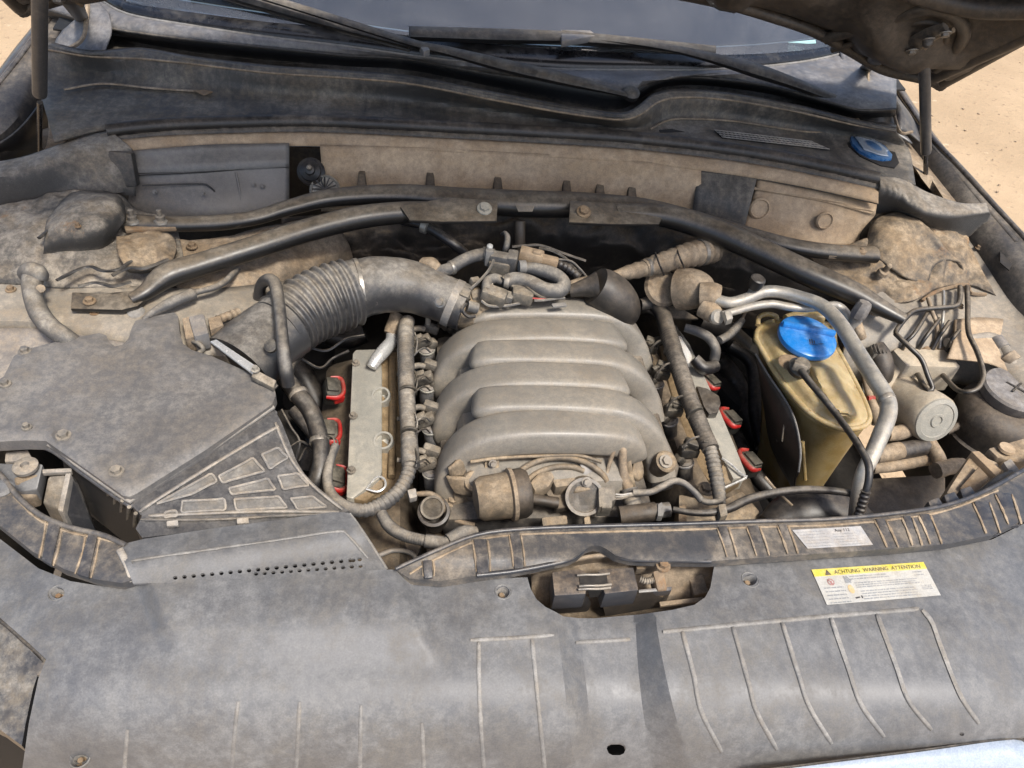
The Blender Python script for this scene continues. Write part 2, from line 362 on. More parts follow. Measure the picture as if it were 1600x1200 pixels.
def sheet(name, outline, zf, mat, parent=None, step=12, holes=(), thick=.003, smooth=35, extra=(), extra_loops=()):
    """a moulded panel: outline and holes in photo pixels, height zf(x, y) in metres; given real thickness downwards"""
    b = dens(outline, step); loops = [b] + [[Vector(p) for p in h] for h in holes]
    pts, edges = [], []
    for lp in loops:
        s = len(pts); n = len(lp); pts += lp; edges += [(s + i, s + (i + 1) % n) for i in range(n)]
    for lp in extra_loops:
        d = dens(lp, step * .6, False) + [Vector(lp[-1][:2])]; s = len(pts); pts += d; edges += [(s + i, s + i + 1) for i in range(len(d) - 1)]
    xs = [p[0] for p in outline]; ys = [p[1] for p in outline]
    y = min(ys) + step * .5; row = 0
    while y < max(ys):
        x = min(xs) + (step * .5 if row % 2 else 0)
        while x < max(xs):
            jx, jy = x + random.uniform(-.1, .1) * step, y + random.uniform(-.1, .1) * step
            if in_poly(jx, jy, outline) and edge_d(jx, jy, b) > step * .4 and not any(in_poly(jx, jy, h) or edge_d(jx, jy, h) < step * .25 for h in holes):
                pts.append(Vector((jx, jy)))
            x += step
        y += step * .9; row += 1
    r = delaunay_2d_cdt(pts + [Vector(p) for p in extra], edges, [], 0, 1e-5)
    ov, of = r[0], r[2]; keep = []
    for f in of:
        cx = sum(ov[i][0] for i in f) / len(f); cy = sum(ov[i][1] for i in f) / len(f)
        if in_poly(cx, cy, b) and not any(in_poly(cx, cy, h) for h in holes): keep.append(tuple(f))
    top = [P(v[0], v[1], zf(v[0], v[1])) for v in ov]
    used = sorted({i for f in keep for i in f}); ix = {i: k for k, i in enumerate(used)}
    n = len(used); vs_ = [top[i] for i in used] + [top[i] - Vector((0, 0, thick)) for i in used]
    fs = [tuple(ix[i] for i in f) for f in keep] + [tuple(ix[i] + n for i in reversed(f)) for f in keep]
    cnt = {}
    for f in keep:
        for a, c in zip(f, f[1:] + f[:1]): cnt[(a, c)] = 1
    for (a, c) in list(cnt):
        if (c, a) not in cnt: fs.append((ix[c], ix[a], ix[a] + n, ix[c] + n))
    return mk(name, vs_, fs, mat, parent, smooth=smooth)
def loft(name, rows, mat, parent=None, n=40, sub=1, thick=.004, disp=None, smooth=40):
    """a panel through cross-lines; each line smooth through photo (x, y, height) points or world Vectors"""
    rr = [catmull([V3(p) for p in r], n) for r in rows]
    if sub > 1:
        cols = [catmull([r[i] for r in rr], (len(rr) - 1) * sub + 1) for i in range(n)]
        rr = [[c[j] for c in cols] for j in range((len(rr) - 1) * sub + 1)]
    if disp: rr = [[disp(p, i / (n - 1), j / (len(rr) - 1)) for i, p in enumerate(r)] for j, r in enumerate(rr)]
    vs_ = [p for r in rr for p in r]; m = len(rr)
    fs = [(j * n + i, j * n + i + 1, (j + 1) * n + i + 1, (j + 1) * n + i) for j in range(m - 1) for i in range(n - 1)]
    o = mk(name, vs_, fs, mat, parent, smooth=smooth)
    if thick:
        md = o.modifiers.new('thickness', 'SOLIDIFY'); md.thickness = thick; md.offset = 0
    return o
def bolt_mesh(r=.006, h=.005, washer=1.5):
    bm = bmesh.new()
    bmesh.ops.create_cone(bm, cap_ends=True, segments=16, radius1=r * washer, radius2=r * washer * .95, depth=h * .3, matrix=Matrix.Translation((0, 0, h * .15)))
    bmesh.ops.create_cone(bm, cap_ends=True, segments=6, radius1=r, radius2=r * .93, depth=h, matrix=Matrix.Translation((0, 0, h * .7)))
    me = bpy.data.meshes.new('bolt'); bm.to_mesh(me); bm.free(); me.materials.append(M['steel']); return me
_bolts = {}
def bolt(at, parent, r=.006, axis=(0, 0, 1), mat='steel', name='bolt', h=.005):
    k = (round(r, 4), mat, h)
    if k not in _bolts:
        _bolts[k] = bolt_mesh(r, h); _bolts[k].materials[0] = M[mat]
    o = bpy.data.objects.new(name, _bolts[k]); C.objects.link(o); o.parent = parent
    o.location = V3(at) - wloc(parent)
    o.rotation_euler = Vector(axis).normalized().to_track_quat('Z', 'Y').to_euler(); return o
def dup(root, loc, rot=None, label=None, group=None):
    r = root.copy(); C.objects.link(r); r.location = V3(loc)
    if rot: r.rotation_euler = [R(a) for a in rot]
    if label: r['label'] = label
    if group: r['group'] = group
    for ch in list(root.children):
        c = ch.copy(); C.objects.link(c); c.parent = r
        for g in ch.children:
            d = g.copy(); C.objects.link(d); d.parent = c
    return r
def clamp_ring(at, axis, rpx, wpx, mat, parent, name='clamp'):
    p = V3(at); k = mpp(p); r, w_ = rpx * k, wpx * k
    return lathe(name, p - Vector(axis).normalized() * w_ / 2, axis, [(r * .97, 0), (r, w_ * .1), (r, w_ * .9), (r * .97, w_)], mat, parent, seg=24)

# ============================================================ SETTING
def ground():
    n = 60; S = 40.; vs_, fs = [], []
    for j in range(n + 1):
        for i in range(n + 1):
            x = -S + 2 * S * i / n; y = -S + 2 * S * j / n
            vs_.append((x, y, .02 * noise.noise(Vector((x * .7, y * .7, 0)))))
    fs = [(j * (n + 1) + i, j * (n + 1) + i + 1, (j + 1) * (n + 1) + i + 1, (j + 1) * (n + 1) + i) for j in range(n) for i in range(n)]
    o = mk('ground', vs_, fs, 'sand'); structure(o); o['label'] = 'bright sandy ground beyond the fenders'
ground()
def engine_bay():
    # tub under everything: floor, firewall, two sides, front crossmember
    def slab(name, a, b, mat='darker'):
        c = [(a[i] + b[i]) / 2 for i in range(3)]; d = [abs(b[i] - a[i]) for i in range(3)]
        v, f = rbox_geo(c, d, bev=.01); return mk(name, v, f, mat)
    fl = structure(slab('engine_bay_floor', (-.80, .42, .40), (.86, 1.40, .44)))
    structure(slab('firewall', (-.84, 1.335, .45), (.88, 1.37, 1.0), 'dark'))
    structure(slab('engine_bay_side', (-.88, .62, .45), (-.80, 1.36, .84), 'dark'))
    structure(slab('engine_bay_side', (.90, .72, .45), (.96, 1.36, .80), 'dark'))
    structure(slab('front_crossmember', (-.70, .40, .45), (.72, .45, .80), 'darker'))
engine_bay()
def pebbles():
    base = []
    for k in range(5):
        bm = bmesh.new(); bmesh.ops.create_icosphere(bm, subdivisions=1, radius=1)
        for v in bm.verts: v.co *= 1 + .35 * noise.noise(v.co * 1.7 + Vector((k * 5, 0, 0))); v.co.z *= .6
        base.append(bm_out(bm)); bm.free()
    vs_, fs = [], []
    for i in range(700):
        x, y = (random.uniform(1.0, 4.2), random.uniform(1.2, 6.5)) if i % 5 else (random.uniform(-4.5, -1.0), random.uniform(1.5, 6.5))
        r = random.choice((.003, .004, .005, .007)) * random.uniform(.7, 1.4); v, f = base[i % 5]; a = random.uniform(0, 6.3); o = len(vs_)
        z = .02 * noise.noise(Vector((x * .7, y * .7, 0)))
        vs_ += [Vector((x + (p.x * math.cos(a) - p.y * math.sin(a)) * r, y + (p.x * math.sin(a) + p.y * math.cos(a)) * r, z + p.z * r + r * .2)) for p in v]; fs += [tuple(q + o for q in t) for t in f]
    o = mk('gravel', vs_, fs, 'pebble'); o['kind'] = 'stuff'; o['label'] = 'loose small stones on the sandy ground'
pebbles()

# ------------------------------------------------------------ front cover
def lin(t): return max(0., min(1., t))
def ch_l(y): return 868 + (y - 955) * .12
def ch_r(y): return 1022 + (y - 955) * .17 + .0004 * max(0, y - 1000) ** 2
def ch_w(y): return 30 + .12 * max(0, y - 955)
def bl_l(y): return 204 + (y - 905) * .40
def bl_r(y): return 648 + (y - 905) * .42
def zc(x, y):
    z = .93 - .00013 * max(0, y - 985) - .0000030 * max(0, y - 1055) ** 2
    z += .015 * sm((x - bl_l(y)) / 34) * sm((bl_r(y) - x) / 34) * (1 - sm((y - 945) / 110))
    z -= .019 * lin((x - ch_l(y)) / 34) * lin((ch_r(y) - x) / ch_w(y)) * sm((y - 900) / 40)
    z -= .00010 * max(0, 120 - x) + .00008 * max(0, x - 1500)
    z += .0012 * noise.noise(Vector((x * .008, y * .008, 3.)))
    return z
cover = thing('front_cover', 'large grey dusty plastic cover across the front of the bay', 'cover', (800, 1000, .86))
outl = [(-60, 800), (0, 842), (60, 888), (110, 908), (160, 916), (205, 912), (300, 907), (450, 899), (600, 890), (628, 890), (645, 896), (665, 908), (740, 905),
        (824, 902), (829, 920), (838, 936), (852, 948), (868, 956), (880, 963), (905, 966), (930, 966), (1000, 960), (1050, 953), (1085, 945), (1102, 933), (1110, 918),
        (1113, 902), (1116, 884), (1250, 872), (1400, 863), (1480, 856), (1550, 843), (1600, 818), (1680, 770), (1720, 1100), (1600, 1152), (1450, 1168), (1330, 1183),
        (1190, 1202), (1000, 1230), (800, 1240), (400, 1240), (30, 1235), (45, 1130), (60, 1060), (72, 1030), (40, 1000), (0, 965), (-60, 930)]
holes = [ell(90, 926, 11, 9), ell(786, 925, 10.5, 9.5), ell(1172, 906, 11, 9), ell(125, 1184, 12, 7), ell(1503, 1147, 4, 3, 8),
         [(950, 1164), (956, 1161), (970, 1161), (976, 1164), (978, 1170), (975, 1177), (969, 1180), (957, 1180), (951, 1177), (948, 1170)]]
Ys = [975 + 15 * i for i in range(18)]; Yb = [920 + 12 * i for i in range(11)]
sheet('panel', outl, zc, 'cover', cover, step=10, holes=holes, thick=.004, smooth=28, extra_loops=[[(ch_l(y), y) for y in Ys], [(ch_l(y) + 34, y) for y in Ys], [(ch_r(y), y) for y in Ys], [(ch_r(y) - ch_w(y), y) for y in Ys],
      [(bl_l(y), y) for y in Yb], [(bl_l(y) + 34, y) for y in Yb], [(bl_r(y), y) for y in Yb], [(bl_r(y) - 34, y) for y in Yb]])
for (x, y, rx, ry) in [(90, 926, 11, 9), (786, 925, 10.5, 9.5), (1172, 906, 11, 9), (125, 1184, 12, 7)]:
    c = P(x, y, zc(x, y)); k = mpp(c) * rx
    lathe('screw_cup', c - Vector((0, 0, .012)), (0, 0, 1), [(k * .75, 0), (k * .8, .001), (k * 1.0, .010), (k * 1.22, .0128), (k * 1.28, .0122), (k * 1.3, .0105), (k * .98, .0085), (k * .7, .0012)], 'rib', cover, seg=20)
    bolt(c - Vector((k * .15, 0, .0115)), cover, r=k * .42, mat='rusty', name='screw')
def rib(pts, w=4.2, h=.0022, mat='rib', parent=cover, zf=zc, name='rib', lift=.0):
    d = [Vector((*p, 0)) for p in pts]; d = catmull(d, max(10, int(sum((a - b).length for a, b in zip(d, d[1:])) / 9)))
    v, f = [], []; n = len(d)
    for i, p in enumerate(d):
        t = (d[min(n - 1, i + 1)] - d[max(0, i - 1)]).normalized(); s = Vector((-t.y, t.x, 0))
        ww = w * (1 + (.12 if w > 3 else .7) * noise.noise(p * (.03 if w > 3 else .09))) * (.7 if i in (0, n - 1) else 1)
        for k, hh in ((-1, -.0012), (-.62, .75), (0, 1), (.62, .75), (1, -.0012)):
            q = p + s * ww * k; hz = hh if hh < 0 else hh * h
            v.append(P(q.x, q.y, zf(q.x, q.y) + hz + lift))
    for i in range(n - 1):
        for k in range(4): a = i * 5 + k; f.append((a, a + 1, a + 6, a + 5))
        f.append((i * 5 + 4, i * 5, i * 5 + 5, i * 5 + 9))
    f += [(0, 1, 2, 3, 4), tuple((n - 1) * 5 + k for k in (4, 3, 2, 1, 0))]
    return mk(name, v, f, mat, parent, smooth=80)
for r in [[(1036, 987), (1170, 974), (1300, 962), (1400, 954), (1436, 951)],
          [(1066, 986), (1084, 1055), (1095, 1110), (1128, 1176)], [(1145, 979), (1170, 1068), (1182, 1112), (1214, 1172)],
          [(1222, 972), (1248, 1055), (1265, 1105), (1300, 1163)], [(1298, 965), (1325, 1042), (1345, 1100), (1382, 1152)],
          [(1370, 959), (1400, 1040), (1420, 1095), (1456, 1141)], [(1441, 953), (1456, 972), (1470, 1010), (1500, 1085), (1530, 1131)],
          [(735, 1000), (800, 997), (866, 992)], [(748, 1003), (749, 1090), (757, 1225)], [(831, 999), (840, 1090), (853, 1225)],
          [(900, 1004), (950, 1001), (985, 999)], [(372, 1096), (367, 1140), (360, 1228)], [(468, 1097), (466, 1140), (461, 1228)],
          [(564, 1102), (563, 1150), (562, 1230)], [(659, 1130), (661, 1170), (663, 1230)], [(199, 1140), (196, 1180), (193, 1228)]]:
    rib(r, w=4.6 if r[0][0] > 1000 else 4.2, h=.0017 if r[0][0] > 700 else .0013)
# scuffed edge along the raised left block
# hidden lower carrier behind the cover holes
v, f = rbox_geo((0.02, .37, .74), (1.1, .08, .06), bev=.01); structure(mk('lock_carrier_beam', v, f, 'darker'))

# ------------------------------------------------------------ trim strip behind the cover
def zs(x, y): return .950 - .006 * sm((y - (868 - max(0, x - 1350) * .16)) / 22) + .0010 * noise.noise(Vector((x * .02, y * .02, 1)))
strip = thing('carrier_trim', 'long dusty black trim strip between the engine and the front cover', 'trim', (1100, 850, .93))
s_top = [(618, 890), (680, 862), (740, 838), (800, 829), (900, 824), (1050, 820), (1200, 815), (1300, 812), (1400, 803), (1480, 790), (1540, 768), (1600, 735), (1680, 690)]
s_bot = [(1680, 762), (1600, 812), (1550, 836), (1480, 850), (1400, 857), (1250, 867), (1110, 877), (1030, 876), (985, 874), (962, 868), (948, 858), (938, 853), (928, 852), (916, 856), (905, 866), (890, 875), (850, 883), (800, 893), (740, 900), (690, 908), (640, 904)]
sheet('strip_panel', s_top + s_bot, zs, 'strip', strip, step=10, thick=.012, smooth=50)
tube('edge_bead', [(x, y - 1, .953) for x, y in s_top], 3.6, 'stripbar', strip, n=70, seg=8)
tube('edge_bead', [(x, y, .945) for x, y in [(745, 899), (800, 893), (850, 884), (888, 875), (905, 865), (917, 855), (930, 851), (942, 854), (955, 864), (972, 872), (1000, 875), (1060, 876), (1110, 877)]], 4.2, 'stripbar', strip, n=60, seg=8)
def crossbar(xt, yt, xb, yb, w0, w1):
    q = [(xt, yt, .953), (xt + w0, yt - .6, .953), (xb + w1, yb - .8, .9475), (xb, yb, .9475)]
    prism('cross_rib', q, .006, 'stripbar', strip, bev=.0012)
    for xa, xc in ((xt - 2, xb - 2), (xt + w0 + 2, xb + w1 + 2)):
        rib([(xa, yt + 2), ((xa + xc) / 2 + 1, (yt + yb) / 2), (xc, yb - 3)], w=2.2, h=.0016, parent=strip, zf=zs, name='dust_line', mat='tanpipe')
for q in [(661, 875, 663, 903, 14, 13), (740, 842, 746, 896, 20, 18), (797, 833, 804, 888, 15, 14), (1122, 822, 1138, 873, 14, 12), (1168, 821, 1184, 871, 17, 16), (1216, 819, 1233, 868, 13, 12),
          (1368, 810, 1388, 858, 14, 14), (1411, 806, 1428, 855, 12, 11), (1437, 803, 1456, 853, 15, 14), (1522, 783, 1543, 836, 22, 18), (1557, 770, 1578, 822, 22, 16)]: crossbar(*q)
rib([(640, 897), (668, 880), (742, 846), (800, 836), (900, 832), (1050, 828), (1200, 823), (1300, 820), (1400, 811), (1480, 797), (1560, 766)], w=2.4, h=.0012, parent=strip, zf=zs, name='dust_line', mat='tanpipe')

# left curved trim
def zl(x, y): return .948 - .004 * sm((y - (830 + x * .35)) / 30)
lt = thing('carrier_trim', 'curved dusty trim strip at the left corner beside the lamp gap', 'trim', (80, 850, .93))
l_in = [(-60, 690), (0, 742), (30, 778), (65, 806), (110, 824), (160, 836), (197, 852)]
sheet('strip_panel', l_in + [(188, 862), (200, 885), (207, 906), (190, 911), (150, 905), (100, 889), (50, 861), (0, 821), (-60, 775)], zl, 'strip', lt, step=9, thick=.012, smooth=50)
tube('edge_bead', [(x, y, .951) for x, y in l_in], 4.5, 'strip', lt, n=40, seg=8)
for a, b, c, d in [((76, 812), (94, 820), (80, 883), (65, 874)), ((138, 832), (152, 837), (138, 902), (120, 897))]:
    prism('cross_rib', [(*a, .952), (*b, .952), (*c, .948), (*d, .948)], .006, 'stripbar', lt, bev=.0012)
for r in [[(72, 810), (68, 840), (61, 872)], [(97, 822), (92, 852), (83, 884)], [(134, 832), (128, 865), (117, 897)], [(156, 838), (150, 870), (142, 903)], [(20, 775), (60, 812), (110, 832), (160, 842), (190, 852)]]:
    rib(r, w=2.4, h=.0016, parent=lt, zf=zl, name='dust_line', mat='tanpipe')
tube('light_edge_clip', [(187, 858, .955), (198, 880, .953), (208, 908, .945)], 5, 'boxpad', lt, n=10, seg=8, flat=.4)

# ------------------------------------------------------------ labels stuck on the trim and the cover
def quad_map(q, zf, lift):
    def f(u, v):
        a, b, c, d = q                                   # top-left, top-right, bottom-right, bottom-left
        x = (a[0] * (1 - u) + b[0] * u) * (1 - v) + (d[0] * (1 - u) + c[0] * u) * v
        y = (a[1] * (1 - u) + b[1] * u) * (1 - v) + (d[1] * (1 - u) + c[1] * u) * v
        return P(x, y, zf(x, y) + lift)
    return f
def decal(name, mp, u0, v0, u1, v1, mat, parent, n=8, m=4, thick=.0003):
    v = [mp(u0 + (u1 - u0) * i / n, v0 + (v1 - v0) * j / m) for j in range(m + 1) for i in range(n + 1)]
    k = len(v); v += [p - Vector((0, 0, thick)) for p in v]
    f = [(j * (n + 1) + i, j * (n + 1) + i + 1, (j + 1) * (n + 1) + i + 1, (j + 1) * (n + 1) + i) for j in range(m) for i in range(n)]
    f += [tuple(i + k for i in q[::-1]) for q in f]
    lp = list(range(n + 1)) + [(j + 1) * (n + 1) - 1 for j in range(1, m + 1)] + [m * (n + 1) + i for i in range(n - 1, -1, -1)] + [j * (n + 1) for j in range(m - 1, 0, -1)]
    f += [(lp[i], lp[(i + 1) % len(lp)], lp[(i + 1) % len(lp)] + k, lp[i] + k) for i in range(len(lp))]
    return mk(name, v, f, mat, parent)
def text_on(body, mp, u0, v0, hv, aspect, mat, parent, name='lettering', shear=0.):
    cu = bpy.data.curves.new('t', 'FONT'); cu.body = body; cu.size = 1; cu.shear = shear
    o = bpy.data.objects.new('t', cu); C.objects.link(o); bpy.context.view_layer.update()
    me = o.evaluated_get(bpy.context.evaluated_depsgraph_get()).to_mesh()
    vs_ = [mp(u0 + p.co.x * hv * aspect, v0 - p.co.y * hv) for p in me.vertices]; fs = [tuple(p.vertices) for p in me.polygons]
    r = mk(name, vs_, fs, mat, parent, smooth=180)
    bpy.data.objects.remove(o); return r
Q = [(1268, 890), (1443, 878), (1470, 930), (1292, 945)]
wl = thing('warning_label', 'white warning label with yellow band on the front cover', 'label', (1368, 910, .93))
base = quad_map(Q, zc, .0010); decal('paper', base, 0, 0, 1, 1, 'sticker', wl)
l1 = quad_map(Q, zc, .0014); l2 = quad_map(Q, zc, .0018)
decal('yellow_band', l1, 0, 0, 1, .20, 'yellow', wl)
text_on('ACHTUNG  WARNING  ATTENTION', l2, .185, .165, .155, .30, 'print', wl, shear=.15)
v = [l2(.10, .18), l2(.155, .18), l2(.128, .03)]; mk('warning_triangle', v, [(0, 1, 2)], 'print', wl)
def lines(mp, u0, u1, v0, v1, n, mat, parent, dens_=.8):
    vs_, fs = [], []
    for i in range(n):
        vv = v0 + (v1 - v0) * i / max(1, n - 1); u = u0; end = u1 - random.random() * .12 * (u1 - u0)
        while u < end:
            e = min(end, u + random.uniform(.012, .05)); h = .016
            k = len(vs_); vs_ += [mp(u, vv - h), mp(e, vv - h), mp(e, vv + h), mp(u, vv + h)]; fs.append((k, k + 1, k + 2, k + 3)); u = e + .008
    return mk('fine_print', vs_, fs, mat, parent, smooth=180)
lines(l1, .30, .66, .27, .34, 2, 'ink', wl); lines(l1, .32, .90, .46, .58, 3, 'ink', wl); lines(l1, .34, .84, .70, .92, 4, 'ink', wl)
lines(l1, .04, .23, .54, .96, 5, 'ink', wl); lines(l1, .86, .95, .27, .36, 2, 'ink', wl); lines(l1, .88, .97, .68, .78, 3, 'ink', wl)
def glyph(mp, shapes, mat, parent, name):
    vs_, fs = [], []
    for s in shapes: k = len(vs_); vs_ += [mp(*p) for p in s]; fs.append(tuple(range(k, k + len(s))))
    return mk(name, vs_, fs, mat, parent, smooth=180)
glyph(l1, [ell(.12, .38, .030, .10, 12)], 'redink', wl, 'prohibition_sign'); glyph(l2, [ell(.12, .38, .021, .065, 12)], 'sticker', wl, 'sign_centre')
glyph(quad_map(Q, zc, .0021), [[(.10, .31), (.107, .30), (.14, .45), (.133, .46)], [(.112, .36), (.128, .34), (.130, .43), (.114, .44)]], 'redink', wl, 'sign_bar')
glyph(l1, [[(.245, .24), (.252, .24), (.30, .44), (.245, .44)], [(.262, .25), (.275, .24), (.300, .36), (.296, .40)]], 'ink', wl, 'pictogram')
glyph(l1, [ell(.268, .62, .026, .13, 10)], 'tanink', wl, 'pictogram')
glyph(l1, [[(.27, .86), (.31, .84), (.312, .88), (.272, .90)], [(.325, .82), (.335, .82), (.335, .90), (.325, .90)]], 'print', wl, 'emblem')
Q2 = [(1238, 828), (1345, 822), (1364, 851), (1262, 857)]
sl = thing('data_label', 'faded silver data label on the dusty trim strip', 'label', (1300, 840, .94))
decal('paper', quad_map(Q2, zs, .0012), 0, 0, 1, 1, 'silver_l', sl); k1 = quad_map(Q2, zs, .0016)
lines(k1, .04, .45, .14, .9, 6, 'ink', sl); lines(k1, .52, .9, .34, .9, 5, 'ink', sl)
text_on('Any 112', k1, .58, .22, .22, .30, 'print', sl, 'handwriting', shear=.3)

# ------------------------------------------------------------ latch and its recess
rc = thing('latch_recess', 'tan dusted metal pocket around the hood latch', 'bracket', (970, 920, .86))
loft('pocket_wall', [[(826, 895, .925), (930, 868, .935), (1040, 872, .935), (1118, 880, .93)], [(830, 900, .905), (930, 882, .905), (1040, 884, .905), (1118, 890, .905)], [(830, 950, .87), (930, 950, .87), (1040, 945, .87), (1118, 935, .87)]], 'tanpipe', rc, n=24, sub=3)
prism('pocket_floor', [(820, 900, .868), (1125, 880, .868), (1125, 975, .868), (820, 1000, .868)], .01, 'dark', rc, bev=0)
prism('pocket_bracket', [(1075, 898, .895), (1098, 896, .9), (1108, 925, .892), (1085, 930, .888)], .012, 'tanpipe', rc)
prism('pocket_bracket', [(1040, 908, .886), (1092, 902, .888), (1094, 909, .886), (1042, 916, .884)], .01, 'tanpipe', rc)
prism('pocket_lip', [(1030, 940, .90), (1100, 932, .90), (1094, 940, .90), (1032, 947, .90)], .004, 'tanpipe', rc, bev=.001)
la = thing('hood_latch', 'grey metal hood latch in the cut-out of the front cover', 'latch', (950, 915, .87))
prism('latch_plate', [(862, 893, .938), (905, 888, .938), (915, 892, .938), (918, 905, .938), (916, 928, .938), (866, 931, .938)], .03, 'latch', la, bev=.003)
prism('latch_plate', [(934, 892, .938), (940, 888, .938), (990, 886, .938), (998, 922, .938), (945, 928, .938)], .03, 'latch', la, bev=.002)
prism('latch_face', [(866, 933, .930), (920, 930, .930), (925, 942, .90), (870, 946, .90)], .02, 'groove', la, bev=.004)
prism('latch_face', [(945, 930, .930), (1050, 922, .915), (1040, 935, .90), (950, 950, .90)], .02, 'dark', la, bev=.003)
for y, xx in ((899, 0), (916, 3), (921, 2)):
    tube('latch_claw', [(902 + xx, y, .942), (915 + xx, y - 1, .944), (935 + xx, y - 1, .944), (952 + xx, y - 3, .942)], 2.2, 'steel', la, n=12, seg=8)
prism('latch_slot', [(905, 900, .9392), (948, 898, .9392), (950, 914, .9392), (907, 916, .9392)], .001, 'darker', la, bev=0)
prism('latch_slot', [(919, 922, .9392), (941, 921, .9392), (936, 932, .92), (922, 933, .92)], .001, 'darker', la, bev=0)
prism('frame_bar', [(1020, 892, .938), (1038, 890, .938), (1043, 921, .92), (1028, 923, .92)], .02, 'rusty', la, bev=.002)
prism('frame_bar', [(994, 884, .92), (1045, 881, .92), (1046, 886, .92), (995, 889, .92)], .012, 'tanpipe', la, bev=.001)
prism('frame_bar', [(998, 921, .921), (1050, 916, .919), (1049, 923, .917), (998, 927, .919)], .01, 'latch', la, bev=.001)
bolt((1036, 884, .94), la, r=.006, mat='rusty')
tube('latch_spring', [(1000, 905, .93), (1010, 908, .93), (1020, 906, .93)], 5, 'steel', la, n=60, seg=8, corr=(0, 1, 6, .2))

# ------------------------------------------------------------ bumper, lamp corner
bp = thing('bumper', 'glossy bumper edge with painted sky reflection at the lower right corner', 'bumper', (1450, 1200, .6))
loft('bumper_skin', [[(1180, 1206, .868), (1330, 1187, .872), (1450, 1172, .873), (1560, 1157, .872), (1600, 1160, .868), (1640, 1200, .85)],
                     [(1180, 1235, .85), (1330, 1222, .853), (1450, 1210, .853), (1560, 1200, .852), (1610, 1215, .845), (1650, 1250, .82)],
                     [(1180, 1330, .78), (1330, 1320, .78), (1450, 1310, .78), (1560, 1300, .77), (1640, 1320, .75), (1680, 1360, .70)]], 'bumper', bp, n=40, sub=4)
tube('bumper_edge', [(1180, 1205, .869), (1330, 1186, .873), (1450, 1171, .874), (1560, 1156, .873), (1602, 1158, .869)], 2.0, 'groove', bp, n=40, seg=6)
hl = thing('headlamp', 'dark dusty headlamp corner at the lower left edge', 'headlamp', (20, 1060, .80))
sheet('lens', [(-60, 935), (0, 972), (38, 1006), (66, 1034), (52, 1075), (40, 1130), (34, 1165), (0, 1140), (-60, 1110)], lambda x, y: .903 - .00025 * max(0, y - 960) - .00008 * max(0, 60 - x), 'lamp', hl, step=10, thick=.02)
tube('lens_rim', [(-60, 932, .915), (0, 969, .915), (38, 1002, .913), (70, 1032, .908), (60, 1055, .905)], 3.5, 'groove', hl, n=30, seg=8)
prism('lens_tab', [(58, 1036, .914), (72, 1034, .914), (66, 1056, .910), (56, 1054, .910)], .006, 'strip', hl, bev=.001)

# ============================================================ LEFT: air box, duct, lamp gap
def zb(x, y):
    z = .962 + .0008 * noise.noise(Vector((x * .01, y * .01, 5)))
    z += .006 * sm((235 - math.hypot(x - 240, (y - 470) * 1.6)) / 90) * 0
    return z
ab = thing('air_filter_box', 'big flat grey dusty air filter box at left with angled corner', 'air filter', (220, 650, .80))
lid_o = [(-60, 640), (-20, 605), (6, 588), (22, 556), (40, 546), (100, 531), (155, 520), (166, 524), (171, 535), (180, 541), (193, 538), (201, 528), (206, 512), (212, 501), (240, 494), (272, 488),
         (278, 494), (281, 520), (286, 537), (300, 547), (330, 556), (380, 578), (428, 603), (431, 617), (425, 632), (320, 704), (214, 771), (203, 776), (193, 775), (130, 730), (72, 689), (40, 688), (0, 690), (-60, 692)]
def zlid(x, y):
    e = edge_d(x, y, lid_o)
    z = .960 + .0009 * noise.noise(Vector((x * .012, y * .012, 5))) - .004 * (1 - sm(e / 9))
    for sx, sy in ((99, 680), (182, 737)):
        z -= .004 * (1 - sm((math.hypot((x - sx), (y - sy) * 1.2) - 10) / 9))
    return z
sheet('lid', lid_o, zlid, 'box', ab, step=9, thick=.016, smooth=45)
for (x, y, rr) in [(39, 549, .0055), (99, 681, .0062), (182, 737, .0062), (8, 600, .005), (42, 668, .004)]:
    bolt((x, y, zlid(x, y) + .0005), ab, r=rr, mat='steel', name='screw')
tube('lid_rim', [(-40, 694, .948), (0, 693, .948), (71, 692, .948), (130, 733, .948), (197, 779, .948), (214, 775, .948), (320, 708, .948), (427, 636, .948)], 4.2, 'boxpad', ab, n=60, seg=8)
tube('lid_rim', [(-40, 700, .940), (0, 700, .940), (70, 699, .940), (130, 740, .940), (198, 787, .940), (216, 783, .940), (322, 716, .940), (431, 644, .940)], 4.2, 'boxdark', ab, n=60, seg=8)
body_o = [(214, 780), (320, 712), (430, 642), (440, 660), (452, 690), (462, 718), (478, 745), (505, 770), (545, 798), (520, 806), (330, 828), (222, 840), (212, 826), (222, 806), (206, 790)]
def dens_loop(q): return [tuple(p) for p in dens(q, 9)] + [q[0]]
def zbody(x, y):                         # filter housing side falling away from the lid
    d = ((x - 214) * .54 + (y - 780) * .84)               # distance below the lid's edge, pixels
    return .944 - .0002 * max(0, d - 15) - .012 * sm((x - 440 - (y - 660) * .5) / 60) + .004 * sm((12 - edge_d(x, y, body_o)) / 10) * 0
sheet('housing', body_o, zbody, 'boxdark', ab, step=9, thick=.05, smooth=40)
